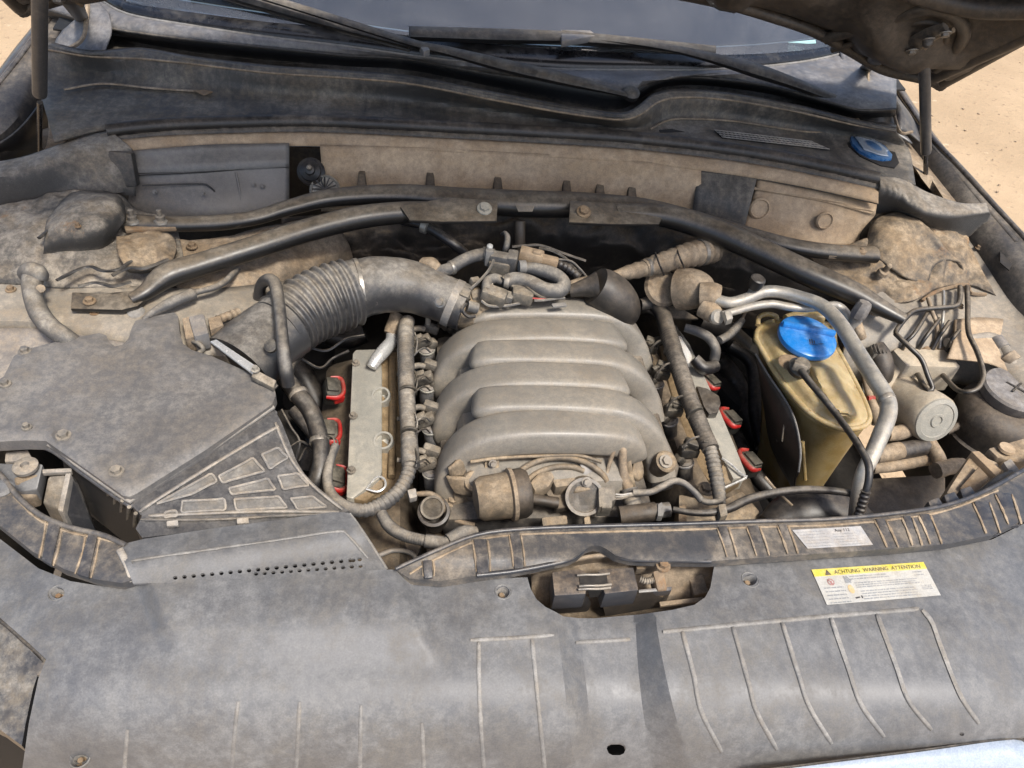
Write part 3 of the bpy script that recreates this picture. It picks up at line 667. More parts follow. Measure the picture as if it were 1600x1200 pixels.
for q in [[(342, 744), (395, 716), (413, 736), (348, 754)], [(358, 763), (418, 748), (430, 765), (362, 772)], [(285, 783), (350, 780), (352, 796), (284, 800)], [(366, 780), (435, 776), (448, 793), (370, 797)],
          [(409, 710), (434, 700), (449, 715), (422, 732)], [(434, 744), (465, 740), (482, 758), (443, 764)], [(454, 779), (488, 776), (510, 792), (466, 796)], [(258, 800), (274, 798), (276, 806), (258, 808)], [(245, 787), (330, 740), (338, 752), (300, 772)]]:
    prism('pad', [(x, y, zbody(x, y) + .0016) for x, y in q], .006, 'pad', ab, bev=.0008, seg=1)
    tube('pad_rim', [(x, y, zbody(x, y) + .003) for x, y in dens_loop(q)], 2.0, 'boxpad', ab, n=40, seg=6)
for r, w_ in [([(218, 800), (250, 778), (330, 728), (400, 686), (436, 666)], 3.5), ([(232, 806), (300, 803), (420, 799), (530, 800)], 3.5), ([(430, 660), (446, 700), (462, 728), (490, 760), (535, 796)], 3.5), ([(220, 812), (330, 812), (440, 806), (520, 803)], 2.5)]:
    rib(r, w=w_, h=.0045, parent=ab, zf=zbody, name='housing_rib', mat='boxpad')
for x, y in ((268, 816), (378, 812)): prism('clip_tab', [(x - 8, y - 2, .944), (x + 10, y - 4, .944), (x + 11, y + 5, .941), (x - 8, y + 6, .941)], .004, 'boxpad', ab, bev=.001)
# louvred left side of the box seen in the gap
for i in range(5):
    y = 735 + i * 17; x0 = 120 + i * 7
    tube('louvre', [(x0, y, .93 - i * .02), (x0 + 26, y, .93 - i * .02), (x0 + 78 - i * 6, y + 46 - i * 4, .93 - i * .02)], 2.6, 'boxpad', ab, n=14, seg=6)
for i in range(7):
    t = i / 6; x = 150 + 62 * t; y = 742 + 60 * t
    tube('louvre_post', [(x, y, .944), (x - 4, y + 40, .86)], 3.2, 'connect', ab, n=6, seg=6)
prism('side_wall', [(96, 712, .938), (206, 790, .938), (222, 840, .90), (205, 850, .86), (110, 775, .86)], .01, 'darker', ab, bev=0)

ad = thing('air_duct', 'grey intake duct with two rows of round holes below the air box', 'air duct', (400, 870, .90))
duct_o = [(186, 858), (200, 848), (225, 842), (330, 826), (430, 813), (520, 800), (545, 801), (558, 818), (578, 850), (604, 890), (560, 894), (420, 903), (300, 909), (208, 912), (196, 882)]
def crease(x): return 876 - (x - 208) * (46 / 322)
def zd(x, y):
    d = y - crease(x)
    z = .955 - .006 * sm(-d / 40) - .010 * sm(d / 45) - .012 * sm((x - 560) / 40)
    return z
hs = []
for i in range(23):
    x = 245 + i * 14.4; y = 905.5 - i * 1.42 - .012 * max(0, i - 8) ** 1.2
    if y < 902.5 - (x - 300) * .035: hs.append(ell(x, y, 3.7, 3.2, 8))
for i in range(13):
    x = 402 + i * 13.6; y = 897.5 - i * 1.02
    hs.append(ell(x - 2, y - 0.8, 3.5, 2.8, 8)) if y - .8 + 4 < 903 - (x - 420) * .062 else None
hs.append(ell(552, 875.5, 3.6, 3.1, 8)); 
sheet('duct_panel', duct_o, zd, 'cover', ad, step=8, holes=hs, thick=.003, smooth=50)
rib([(207, 880), (212, 875), (330, 858), (430, 844), (528, 830), (545, 838), (575, 872)], w=2.6, h=.002, parent=ad, zf=zd, name='duct_crease')
tube('duct_corner', [(186, 860, .952), (198, 884, .948), (209, 910, .940)], 4.5, 'rib', ad, n=10, seg=8)
tube('duct_corner', [(546, 803, .949), (560, 822, .944), (580, 852, .938), (604, 890, .924)], 3.2, 'rib', ad, n=14, seg=8)
prism('duct_side', [(548, 806, .94), (606, 892, .925), (600, 900, .86), (545, 815, .86)], .01, 'boxdark', ad, bev=0)

gp = thing('lamp_bracket', 'grey plastic lamp bracket with round boss in the left gap', 'bracket', (50, 770, .86))
prism('bracket_plate', [(-20, 722, .925), (10, 724, .925), (67, 725, .925), (58, 765, .91), (30, 768, .91), (-20, 750, .915)], .02, 'cover', gp, bev=.002)
lathe('boss', (41, 731, .926), (0, 0, 1), [(.014, 0), (.014, .004), (.011, .006), (.005, .006), (.004, .001)], 'boxpad', gp, seg=18)
prism('bracket_arm', [(20, 745, .92), (62, 740, .92), (58, 775, .90), (30, 782, .90)], .02, 'tanpipe', gp, bev=.003)
prism('wedge', [(74, 745, .93), (104, 741, .93), (92, 796, .905), (66, 786, .905)], .03, 'connect', gp, bev=.003)
prism('fin', [(102, 740, .933), (111, 739, .933), (98, 800, .907), (90, 797, .907)], .05, 'boxpad', gp, bev=.001)
prism('fin_side', [(112, 741, .929), (122, 752, .90), (142, 812, .87), (100, 802, .90)], .03, 'boxdark', gp, bev=.002)
prism('rail', [(66, 733, .927), (112, 731, .927), (112, 737, .927), (66, 739, .927)], .006, 'boxpad', gp, bev=.001)
prism('reflector', [(8, 706, .925), (44, 702, .925), (52, 719, .92), (6, 722, .92)], .006, 'bodygrey', gp, bev=.003)
sc = thing('trim_screw', 'round screw head cut by the left edge on the curved trim', 'screw', (4, 765, .95))
lathe('screw_head', (4, 765, .947), (0, 0, 1), [(.012, 0), (.013, .003), (.010, .006), (.003, .0065)], 'cover', sc, seg=18)

def mat_disp_(amp, s, seed):
    def f(p, u, v):
        q = p + Vector((seed, 0, 0)); e = min(1, 6 * min(u + .05, 1 - u + .05, v + .1, 1 - v + .05))
        return p + Vector((0, -.3, 1)) * e * (amp * fbm(q, s, 5) + .5 * amp * abs(noise.noise(q * s * 3)))
    return f
# left fender rail behind the box, grey inner wing
fr = thing('inner_fender', 'beige dusty metal rail behind the air filter box', 'inner fender', (150, 490, .88))
loft('rail_top', [[(-60, 415, .945), (80, 432, .945), (200, 448, .945), (330, 452, .94), (450, 440, .93)], [(-60, 470, .945), (80, 488, .945), (200, 500, .945), (330, 498, .94), (450, 480, .93)],
                  [(-60, 505, .94), (60, 505, .94), (180, 522, .94), (330, 545, .935), (450, 540, .92)], [(-60, 520, .92), (60, 523, .92), (180, 545, .92), (330, 575, .90), (450, 580, .88)]], 'body', fr, n=40, sub=4)
loft('rail_flange', [[(-60, 514, .937), (60, 514, .937), (130, 524, .937), (220, 540, .932)], [(-60, 540, .925), (60, 548, .922), (130, 556, .918), (220, 566, .91)], [(-60, 580, .92), (40, 590, .915), (130, 596, .90), (220, 600, .89)], [(-60, 625, .90), (40, 640, .88), (130, 650, .86), (220, 660, .84)]], 'bodygrey', fr, n=30, sub=4)
for x, y in ((17, 453), (148, 488)): bolt((x, y, .948), fr, r=.005, mat='rusty')
lathe('rubber_plug', (213, 489, .946), (.1, -.2, 1), [(.011, 0), (.012, .003), (.008, .006), (.003, .007)], 'rib', fr, seg=16)

tw = thing('strut_tower', 'dusty dark metal shelf below the left brace arm', 'strut tower', (400, 400, .88))
loft('shelf', [[(230, 372, .958), (330, 372, .955), (450, 350, .955), (520, 338, .95)], [(250, 410, .945), (340, 410, .94), (450, 395, .935), (540, 375, .92)], [(280, 455, .935), (360, 450, .93), (450, 430, .92), (550, 400, .89)], [(300, 520, .90), (380, 500, .89), (460, 480, .86), (560, 450, .80)]], 'tanpipe', tw, n=60, sub=8, disp=mat_disp_(.010, 14, 2))
for x, y in ((300, 385), (352, 392), (405, 372)): bolt((x, y, .955), tw, r=.006, mat='rusty')
# lumpy tar mat over the strut mount, left and right
def mat_disp(amp, s, seed):
    def f(p, u, v):
        q = p + Vector((seed, 0, 0)); e = min(1, 6 * min(u, 1 - u, v + .1, 1 - v + .05))
        return p + Vector((0, -.3, 1)) * e * (amp * fbm(q, s, 5) + .5 * amp * abs(noise.noise(q * s * 3)))
    return f
tm = thing('sound_mat', 'lumpy dusty tar mat over the left strut mount', 'sound mat', (100, 380, .90))
loft('mat_sheet', [[(-60, 335, .985), (30, 318, .99), (100, 300, 1.0), (180, 305, .995), (215, 330, .975), (275, 345, .965)], [(-60, 370, .975), (40, 360, .985), (120, 345, .995), (180, 345, .99), (220, 365, .965), (280, 370, .955)],
                   [(-60, 405, .965), (40, 400, .97), (110, 395, .975), (160, 392, .97), (220, 395, .96), (285, 392, .95)], [(-60, 430, .955), (40, 432, .955), (100, 435, .955), (160, 425, .955), (220, 425, .95), (290, 415, .945)], [(-60, 442, .945), (40, 446, .946), (100, 452, .946), (160, 450, .946), (220, 455, .942), (300, 440, .935)]], 'tar', tm, n=110, sub=14, disp=mat_disp(.012, 9, 0), smooth=60)
loft('dome_pad', [[(75, 345, .995), (110, 306, 1.005), (150, 300, 1.01), (185, 308, 1.005), (196, 335, .995)], [(72, 362, 1.0), (112, 325, 1.02), (150, 318, 1.024), (180, 325, 1.02), (193, 347, 1.0)], [(70, 382, .99), (108, 365, 1.008), (140, 360, 1.012), (165, 358, 1.008), (182, 362, .99)], [(66, 404, .965), (100, 396, .972), (130, 394, .972), (155, 390, .97), (172, 380, .97)]], 'tar', tm, n=40, sub=8, disp=mat_disp(.004, 20, 3), smooth=80)
for q in ([(88, 436), (112, 424), (140, 418), (160, 425), (185, 420), (205, 408)], [(175, 432), (200, 420), (228, 418), (262, 404)], [(120, 446), (150, 440), (176, 446), (204, 440)], [(60, 372), (84, 352), (96, 330), (108, 312)]):
    tube('torn_edge', [(x + random.uniform(-2, 2), y + random.uniform(-2, 2), .981 if y > 380 else 1.003) for x, y in q], 3.4, 'groove', tm, n=30, seg=6, wob=.5, flat=.6)
loft('torn_flap', [[(182, 372, .990), (230, 360, .985), (268, 372, .98), (276, 392, .975)], [(186, 400, .985), (225, 392, .985), (256, 398, .98), (270, 410, .972)], [(200, 424, .972), (228, 424, .970), (252, 420, .968), (268, 418, .966)]], 'tar2', tm, n=30, sub=8, disp=mat_disp(.010, 22, 4), thick=.006)
for x, y in ((149, 331), (122, 354)): bolt((x, y, 1.018), tm, r=.003, mat='rusty', name='stud')
tm2 = thing('sound_mat', 'brown rust stained tar mat over the right strut mount', 'sound mat', (1430, 420, .90))
loft('mat_sheet', [[(1262, 400, .94), (1300, 388, .955), (1365, 372, .975), (1440, 350, .98), (1495, 355, .975), (1520, 395, .965)], [(1285, 425, .935), (1330, 415, .945), (1390, 405, .965), (1450, 395, .968), (1500, 395, .965), (1535, 425, .955)],
                   [(1320, 448, .93), (1360, 440, .94), (1410, 438, .95), (1460, 430, .952), (1505, 425, .952), (1548, 448, .945)], [(1370, 476, .925), (1395, 473, .93), (1430, 470, .935), (1465, 452, .938), (1510, 446, .938), (1556, 462, .935)]], 'tar2', tm2, n=100, sub=16, disp=mat_disp(.015, 13, 7), smooth=60)
loft('dome_pad', [[(1352, 392, .965), (1362, 350, .99), (1385, 335, 1.0), (1415, 334, 1.0), (1440, 345, .985)], [(1372, 405, .965), (1382, 362, 1.0), (1408, 348, 1.008), (1440, 350, 1.005), (1462, 372, .975)], [(1410, 432, .955), (1425, 392, .985), (1450, 378, .99), (1475, 388, .985), (1492, 410, .96)], [(1448, 446, .945), (1458, 418, .965), (1478, 408, .97), (1500, 412, .965), (1508, 428, .95)]], 'tar2', tm2, n=40, sub=8, disp=mat_disp(.005, 20, 9), smooth=80)
tube('mat_edge', [(1440, 470, .935), (1462, 456, .942), (1490, 448, .944), (1512, 445, .943), (1517, 458, .938), (1540, 460, .936)], 3, 'rusty', tm2, n=24, seg=6)
lathe('stud', (1378, 427, .958), (.1, -.3, 1), [(.010, 0), (.009, .006), (.005, .008), (.005, .022), (.003, .024)], 'tanpipe', tm2, seg=12)
fr2 = thing('inner_fender', 'dusty beige and grey metal rail beside the right strut mount', 'inner fender', (1500, 500, .85))
loft('rail_top', [[(1420, 300, .975), (1520, 360, .972), (1580, 420, .965), (1640, 500, .955)], [(1400, 400, .94), (1500, 440, .935), (1570, 480, .93), (1640, 560, .925)], [(1340, 495, .925), (1440, 505, .92), (1540, 530, .915), (1640, 640, .905)], [(1320, 540, .90), (1420, 545, .895), (1520, 560, .885), (1640, 700, .87)], [(1310, 590, .84), (1420, 600, .83), (1530, 610, .83), (1640, 740, .82)]], 'body', fr2, n=40, sub=5)
loft('rail_patch', [[(1492, 500, .929), (1530, 497, .926), (1575, 500, .924)], [(1490, 530, .922), (1540, 525, .92), (1590, 540, .915)], [(1480, 560, .91), (1550, 570, .905), (1600, 600, .90)]], 'tan', fr2, n=20, sub=4)
bolt((1366, 488, .936), fr2, r=.008, mat='tanpipe')
for x, y in ((1528, 388), (1500, 480)): bolt((x, y, .965 if y < 400 else .935), fr2, r=.004, mat='rusty')

# ============================================================ COWL, WINDSCREEN, WIPERS
G  = [(60, -40), (150, -3), (200, 22), (300, 40), (420, 58), (540, 72), (640, 86), (760, 100), (880, 108), (1000, 109), (1100, 109), (1200, 103), (1280, 92), (1338, 76), (1400, 50)]
G2 = [(60, 10), (165, 42), (220, 52), (300, 62), (420, 74), (540, 86), (640, 92), (760, 114), (880, 128), (970, 146), (1000, 136), (1040, 122), (1100, 121), (1200, 134), (1290, 158), (1345, 172), (1400, 170)]
GB = [(60, 40), (185, 64), (300, 84), (420, 97), (540, 108), (640, 114), (760, 138), (880, 164), (965, 178), (1000, 160), (1035, 140), (1100, 137), (1200, 150), (1290, 172), (1345, 186), (1400, 186)]
Lp = [(60, 62), (140, 80), (220, 76), (300, 89), (420, 103), (540, 111), (640, 119), (760, 142), (850, 159), (920, 171), (972, 177), (998, 166), (1025, 146), (1070, 140), (1150, 147), (1250, 166), (1330, 186), (1400, 200)]
L2 = [(60, 75), (138, 88), (220, 92), (300, 100), (420, 114), (540, 122), (640, 131), (760, 154), (850, 171), (920, 182), (972, 187), (1002, 178), (1032, 158), (1075, 152), (1150, 158), (1250, 176), (1330, 194), (1400, 206)]
Fb = [(60, 130), (135, 121), (220, 132), (300, 142), (420, 149), (540, 154), (640, 160), (760, 172), (850, 184), (920, 193), (985, 199), (1025, 194), (1070, 186), (1150, 190), (1250, 206), (1330, 216), (1420, 235)]
Cf = [(85, 222), (165, 203), (300, 190), (420, 187), (540, 188), (640, 192), (760, 199), (850, 205), (920, 209), (985, 213), (1070, 222), (1150, 230), (1250, 246), (1340, 266), (1430, 290)]
def zz(l, z): return [(x, y, z) for x, y in l]
cw = thing('cowl', 'wide dusty black cowl panel below the windscreen', 'cowl panel', (750, 160, .98))
loft('cowl_face', [zz(Lp, 1.105), zz(L2, 1.100), zz(Fb, 1.062), zz(Cf, 1.055)], 'cowl', cw, n=110, sub=5, smooth=50)
loft('cowl_gutter', [zz(G2, 1.118), zz(GB, 1.072), zz([(x, y + 3) for x, y in Lp], 1.085), zz(Lp, 1.106)], 'groove', cw, n=110, sub=2)  # shade of the gap put into a near-black colour
tube('cowl_lip', [(x, y + 4, 1.1045) for x, y in Lp], 4.2, 'cowl', cw, n=110, seg=8, flat=.6)
tube('dust_line', [(x, y, 1.1005) for x, y in L2], 1.7, 'tanpipe', cw, n=110, seg=6)
tube('dust_line', [(1016, 202, 1.064), (1045, 188, 1.068), (1080, 186, 1.068), (1150, 190, 1.066), (1250, 205, 1.065), (1310, 207, 1.064), (1338, 200, 1.064)], 1.6, 'tanpipe', cw, n=40, seg=6)
tube('dust_line', [(100, 140, 1.066), (160, 131, 1.066), (240, 138, 1.065), (330, 144, 1.065)], 3.2, 'tanpipe', cw, n=30, seg=6, flat=.5)
prism('leaf', [(302, 141, 1.068), (318, 140, 1.069), (333, 143, 1.068), (318, 149, 1.067)], .001, 'rusty', cw, bev=0)
# inlet grille in the cowl: slot, frame and crossing bars
def zcw(x): return 1.0615
g0, g1, g2, g3 = (1116, 203), (1268, 221), (1296, 233), (1128, 214)
prism('grille_slot', [(*g0, 1.0625), (*g1, 1.0625), (*g2, 1.0605), (*g3, 1.0610)], .002, 'darker', cw, bev=0)
gv, gf = [], []
for i in range(26):
    t = i / 25; a = Vector(g0).lerp(Vector(g1), t); b = Vector(g3).lerp(Vector(g2), t)
    sh = Vector((6, .8))
    gv, gf = join((gv, gf), tube_geo([P(a.x, a.y, 1.0645), P(b.x + sh.x if i < 25 else b.x, b.y + .4, 1.0625)], .0006, n=2, seg=4), tube_geo([P(a.x + (sh.x if i < 25 else 0), a.y, 1.0645), P(b.x, b.y, 1.0625)], .0006, n=2, seg=4))
for t in (0, .34, .67, 1):
    a = Vector(g0).lerp(Vector(g3), t); b = Vector(g1).lerp(Vector(g2), t)
    gv, gf = join((gv, gf), tube_geo([P(a.x, a.y, 1.0650 - t * .002), P(b.x, b.y, 1.0650 - t * .002)], .0012, n=2, seg=4))
gr = mk('grille_mesh', gv, gf, 'boxpad', cw); gr['kind'] = 'stuff'
prism('drain_slot', [(1030, 203, 1.0605), (1050, 201, 1.0605), (1070, 206, 1.059), (1032, 207, 1.059)], .001, 'darker', cw, bev=0)
tr = thing('windscreen_trim', 'blue-grey dusty trim along the lower edge of the windscreen', 'trim', (700, 100, 1.08))
loft('trim_band', [zz(G, 1.128), [(x, (y * .5 + y2 * .5), 1.128) for (x, y), y2 in zip(G, [10, 30, 46, 53, 66, 79, 90, 110, 132, 142, 123, 125, 140, 158, 170])], zz(G2, 1.116)], 'trim', tr, n=90, sub=3)
tube('trim_edge', [(x, y, 1.131) for x, y in G], 1.8, 'rib', tr, n=90, seg=6)
tr2 = thing('pillar_trim', 'dark folded metal at the right foot of the windscreen', 'trim', (1340, 150, 1.05))
loft('pillar_foot', [[(1310, 72, 1.14), (1340, 78, 1.14), (1372, 100, 1.12)], [(1318, 110, 1.12), (1345, 120, 1.115), (1380, 140, 1.10)], [(1320, 165, 1.085), (1352, 172, 1.08), (1400, 190, 1.06)], [(1330, 185, 1.065), (1372, 195, 1.06), (1425, 225, 1.04)]], 'trim', tr2, n=16, sub=4)
loft('folded_flange', [[(1352, 105, 1.13), (1362, 135, 1.115), (1395, 165, 1.09), (1405, 205, 1.06)], [(1362, 103, 1.13), (1378, 135, 1.115), (1408, 168, 1.09), (1418, 208, 1.055)], [(1385, 118, 1.09), (1400, 150, 1.08), (1425, 185, 1.06), (1440, 225, 1.04)]], 'wing', tr2, n=20, sub=3)
tube('drip_channel', [(1356, 108, 1.135), (1360, 138, 1.12), (1392, 165, 1.10), (1400, 190, 1.08), (1408, 208, 1.07), (1425, 206, 1.07)], 2.6, 'tanpipe', tr2, n=30, seg=6)
tr3 = thing('pillar_trim', 'dark folded metal at the left foot of the windscreen', 'trim', (110, 90, 1.05))
loft('pillar_foot', [[(132, -30, 1.17), (150, -2, 1.145), (170, 20, 1.135)], [(128, 20, 1.13), (150, 35, 1.125), (175, 48, 1.118)], [(90, 60, 1.09), (140, 72, 1.10), (165, 78, 1.10)], [(70, 130, 1.04), (130, 120, 1.055), (150, 122, 1.06)]], 'trim', tr3, n=16, sub=4)
tube('drip_channel', [(138, -20, 1.16), (135, 30, 1.13), (128, 62, 1.11), (98, 84, 1.09), (84, 118, 1.06), (78, 126, 1.05)], 3.5, 'tanpipe', tr3, n=30, seg=6)

ws = thing('windscreen', 'dusty blue-grey windscreen glass at the top', 'windscreen', (800, 60, 1.1))
def gl(x, y): p = P(x, y, 1.126); return p
wr = [[gl(x, y) for x, y in G]]
for k in (1, 2, 3, 4):
    wr.append([Vector((p.x * (1 - .02 * k), p.y + .20 * k, p.z + .13 * k + .006 * k * (1 - abs(p.x) / .9))) for p in wr[0]])
loft('glass_pane', wr, 'glass', ws, n=60, sub=4, thick=.005, smooth=180)
fr_ = [[P(x, y, 1.129) + Vector((0, -.003, .003)) for x, y in G]]
fr_.append([p + Vector((0, .20, .13)) * .17 * (1 - .55 * abs(p.x) / .9) for p in fr_[0]])
loft('black_border', fr_, 'frit', ws, n=60, sub=2, thick=.001)
dp = thing('dashboard', 'dark dashboard top seen through the windscreen', 'dashboard', Vector((0, 1.7, 1.0)))
loft('dash_top', [[Vector((-.85, 1.55, 1.10)), Vector((0, 1.50, 1.10)), Vector((.85, 1.53, 1.10))], [Vector((-.85, 1.9, 1.14)), Vector((0, 1.85, 1.16)), Vector((.85, 1.9, 1.14))], [Vector((-.85, 2.25, 1.15)), Vector((0, 2.2, 1.16)), Vector((.85, 2.25, 1.15))], [Vector((-.85, 2.3, .9)), Vector((0, 2.25, .9)), Vector((.85, 2.3, .9))]], 'dash', dp, n=24, sub=4)
cl = PY(1254, 64, 1.60)
def cyanl():
    b = P(1231, 66, 1.155), P(1274, 62, 1.155), P(1275, 67, 1.15), P(1232, 70, 1.15)
    o = prism('label_strip', b, .001, 'cyan', None, bev=0); tag(o, 'small pale cyan strip label at the right of the windscreen', 'label')
cyanl()

def wiper(label, arm, blade, pivot, conn):
    t = thing('wiper', label, 'wiper', (arm[0][0], arm[0][1], 1.10))
    tube('arm', arm, 6, 'wiper', t, n=40, seg=8, flat=.6)
    b = tube('blade', blade, 6, 'wiper', t, n=40, seg=8, flat=.75)
    tube('rubber_edge', [(x, y + 9, z - .008) for x, y, z, *_ in blade], 2.2, 'groove', b, n=30, seg=6)
    lathe('pivot_cap', pivot, (0, -.4, 1), [(.016, 0), (.016, .008), (.011, .013), (.003, .015)], 'wiper', t, seg=16)
    if conn: prism('connector', conn, .012, 'bodygrey', t, bev=.002)
    return t
wiper('long black wiper sloping from the upper left to the cowl centre', [(330, -30, 1.20, 8), (480, 16, 1.18, 9), (640, 66, 1.165, 9), (700, 80, 1.16, 11), (790, 103, 1.155, 15), (874, 122, 1.145, 15), (960, 143, 1.125, 8), (985, 150, 1.12, 6)],
      [(280, -30, 1.19, 8), (420, 10, 1.165, 11), (520, 38, 1.155, 11), (640, 70, 1.145, 8)], (985, 149, 1.118), [(655, 70, 1.165), (665, 68, 1.167), (672, 77, 1.165), (662, 80, 1.164)])
wiper('black wiper lying flat across the middle of the windscreen', [(878, 54, 1.172, 11), (960, 62, 1.172, 9), (1040, 74, 1.17, 9), (1110, 90, 1.165, 12), (1180, 110, 1.152, 17), (1240, 130, 1.137, 14), (1300, 153, 1.115, 11), (1335, 170, 1.10, 9)],
      [(640, 52, 1.168, 14), (760, 56, 1.168, 15), (900, 60, 1.168, 13), (1020, 70, 1.168, 11), (1116, 80, 1.168, 11)], (1322, 158, 1.105), [(876, 46, 1.178), (922, 47, 1.178), (934, 55, 1.178), (878, 64, 1.178)])

# ============================================================ HOOD, struts, fenders
hd = thing('hood', 'raised dark hood seen from below at the top corners', 'hood', Vector((0, 1.42, 1.15)))
def hood_pt(u, v):                       # u -1..1 across, v 0 rear .. 1 tip
    x = u * (.83 - .10 * v * v); c = 1 - abs(u) ** 2.6
    zr = (1.165 if u > 0 else 1.185) + .135 * (1 - abs(u) ** 2.2); yr = 1.43 - .02 * c - .03 * abs(u) ** 6
    y = yr - .90 * v; z = zr + .72 * v + .05 * math.sin(math.pi * v) - .03 * v * (1 - c)
    return Vector((x, y, z))
def hood_skin(off, inset, nu=60, nv=40, disp=None):
    vs_ = []
    for j in range(nv + 1):
        for i in range(nu + 1):
            u = (-1 + 2 * i / nu) * (1 - inset); v = inset * .5 + j / nv * (1 - inset)
            p = hood_pt(u, v) + Vector((0, -.62, -.78)) * (off + (disp(u, v) if disp else 0)); vs_.append(p)
    return vs_, [(j * (nu + 1) + i, j * (nu + 1) + i + 1, (j + 1) * (nu + 1) + i + 1, (j + 1) * (nu + 1) + i) for j in range(nv) for i in range(nu)]
v, f = hood_skin(-.012, 0); o = mk('outer_skin', v, f, 'paint', hd, smooth=60); md = o.modifiers.new('thickness', 'SOLIDIFY'); md.thickness = .004; md.offset = 0
def inner_disp(u, v):
    a = abs(u); d = 0
    d += .018 * sm((.10 - abs(a - .80 + .12 * v)) / .05)            # long side beams
    d += .016 * sm((.05 - abs(v - .07)) / .03) + .014 * sm((.06 - abs(v - .55)) / .03)
    d += .016 * sm((.05 - abs(a - .42 + .2 * v)) / .03)
    q = math.hypot((a - .80) * .83 / .13, (v - .20) * 1.15 / .15); d += .020 * math.exp(-((q - 1) / .22) ** 2) - .012 * sm(1.0 - q)
    return d + .003 * noise.noise(Vector((u * 5, v * 5, 2)))
v, f = hood_skin(.012, .035, 110, 80, inner_disp); o = mk('inner_panel', v, f, 'hoodin', hd, smooth=60); md = o.modifiers.new('thickness', 'SOLIDIFY'); md.thickness = .003; md.offset = 0
# folded rim closing the two skins
for k, pts in (('rear', [hood_pt(-1 + 2 * i / 30, 0.004) for i in range(31)]), ('side', [hood_pt(.992, i / 20) for i in range(21)]), ('side', [hood_pt(-.992, i / 20) for i in range(21)])):
    vv, ff = tube_geo([p + Vector((0, -.62, -.78)) * .002 for p in pts], .016, n=40, seg=10, flat=.85); mk('folded_rim', vv, ff, 'hoodin', hd, smooth=50)
HN = Vector((0, -.62, -.78))
def hood_px(x, y, off=.03):              # place on the hood's underside at a photo pixel
    best = None; u0, u1, v0, v1 = (.25, 1.) if x > 800 else (-1., -.25), None, 0., .6
    u0, u1 = u0
    for it in range(4):
        for i in range(15):
            for j in range(15):
                u, v = u0 + (u1 - u0) * i / 14, v0 + (v1 - v0) * j / 14
                p = hood_pt(u, v) + HN * off; q = _inv @ (p - CAM)
                e = (800 + FPX * q.x / -q.z - x) ** 2 + (600 - FPX * q.y / -q.z - y) ** 2
                if best is None or e < best[0]: best = (e, u, v, p)
        du, dv = (u1 - u0) / 8, (v1 - v0) / 8; u0, u1, v0, v1 = best[1] - du, best[1] + du, best[2] - dv, best[2] + dv
    return best[3]
def hood_tube(name, px, r, mat, parent, off=.03, flat=1., n=30):
    vv, ff = tube_geo([hood_px(*q, off) for q in px], r, n=n, seg=10, flat=flat); return mk(name, vv, ff, mat, parent, smooth=50)
hood_tube('pressed_ridge', [(1290, 60), (1345, 44), (1400, 26), (1445, 14), (1485, 22), (1506, 45), (1500, 68), (1480, 92), (1462, 106)], .011, 'hoodin', hd, .026, n=50)
hood_tube('pressed_ridge', [(1300, 78), (1350, 62), (1400, 44), (1440, 34), (1470, 40), (1480, 58), (1466, 82), (1450, 98)], .006, 'hoodin', hd, .026, n=50)
hood_tube('pressed_ridge', [(1140, 6), (1200, 24), (1270, 48), (1330, 80), (1380, 108), (1440, 122)], .010, 'hoodin', hd, .022, n=40)
hood_tube('pressed_ridge', [(1400, -20), (1480, 4), (1540, 14), (1610, 14)], .016, 'hoodin', hd, .026, n=40)
hood_tube('pressed_ridge', [(1462, 118), (1520, 92), (1600, 56), (1680, 20)], .014, 'hoodin', hd, .024, n=40)
def hinge(px, at):
    t = bpy.data.objects.new('hinge', None); C.objects.link(t); t.parent = hd; t.location = at - wloc(hd)
    ps = [hood_px(x, y, .045) for x, y in px]
    vv, ff = tube_geo([at] + ps, [.012] + [.016, .017, .016, .013, .010][:len(ps)], n=30, seg=10, flat=.45); mk('hinge_arm', vv, ff, 'wing', t, smooth=50)
    vv, ff = tube_geo([p + Vector((.016, 0, -.004)) for p in ps], .0045, n=16, seg=8); mk('hinge_flange', vv, ff, 'tanpipe', t, smooth=50)
    for p in ps[1:]: bolt(p + HN * .010, t, r=.007, axis=HN, mat='steel')
    lathe('ball_mount', ps[-2] + HN * .01, (-.3, -.5, -.8), [(.008, 0), (.009, .005), (.006, .012), (.002, .014)], 'wing', t, seg=14)
hinge([(1372, 92), (1400, 82), (1426, 70), (1452, 52), (1478, 42)], P(1352, 108, 1.12))
hinge([(110, 2), (90, -12), (60, -30), (30, -40)], P(128, 30, 1.12))
def strut(label, top, mid, low, rb, rr):
    t = thing('gas_strut', label, 'gas strut', low, 'hood gas struts')
    a, b, c = V3(top), V3(mid), V3(low); d = (a - b).normalized(); k = mpp(b); R1, L_ = rb * k, (a - b).length
    lathe('cylinder', b, d, [(R1 * .6, 0), (R1 * .95, .003), (R1, .006), (R1, L_ * .86), (R1 * .9, L_ * .88), (R1 * .62, L_ * .93), (R1 * .55, L_)], 'strutm', t, seg=20)
    lathe('rod', c, d, [(rr * k, 0), (rr * k, (b - c).length + .004)], 'paint', t, seg=12)
    lathe('ball_socket', a - d * .012, d, [(.006, 0), (.010, .004), (.011, .014), (.007, .022)], 'rusty', t, seg=14)
strut('dusty gas strut holding the hood beside the right fender', PY(1444, 72, 1.30), PY(1447, 240, 1.33), PY(1447, 292, 1.335), 7.8, 3.6)
strut('grey gas strut with dark rod beside the left fender', PY(62, -60, 1.20), PY(62, 150, 1.27), PY(62, 240, 1.285), 10.5, 4)

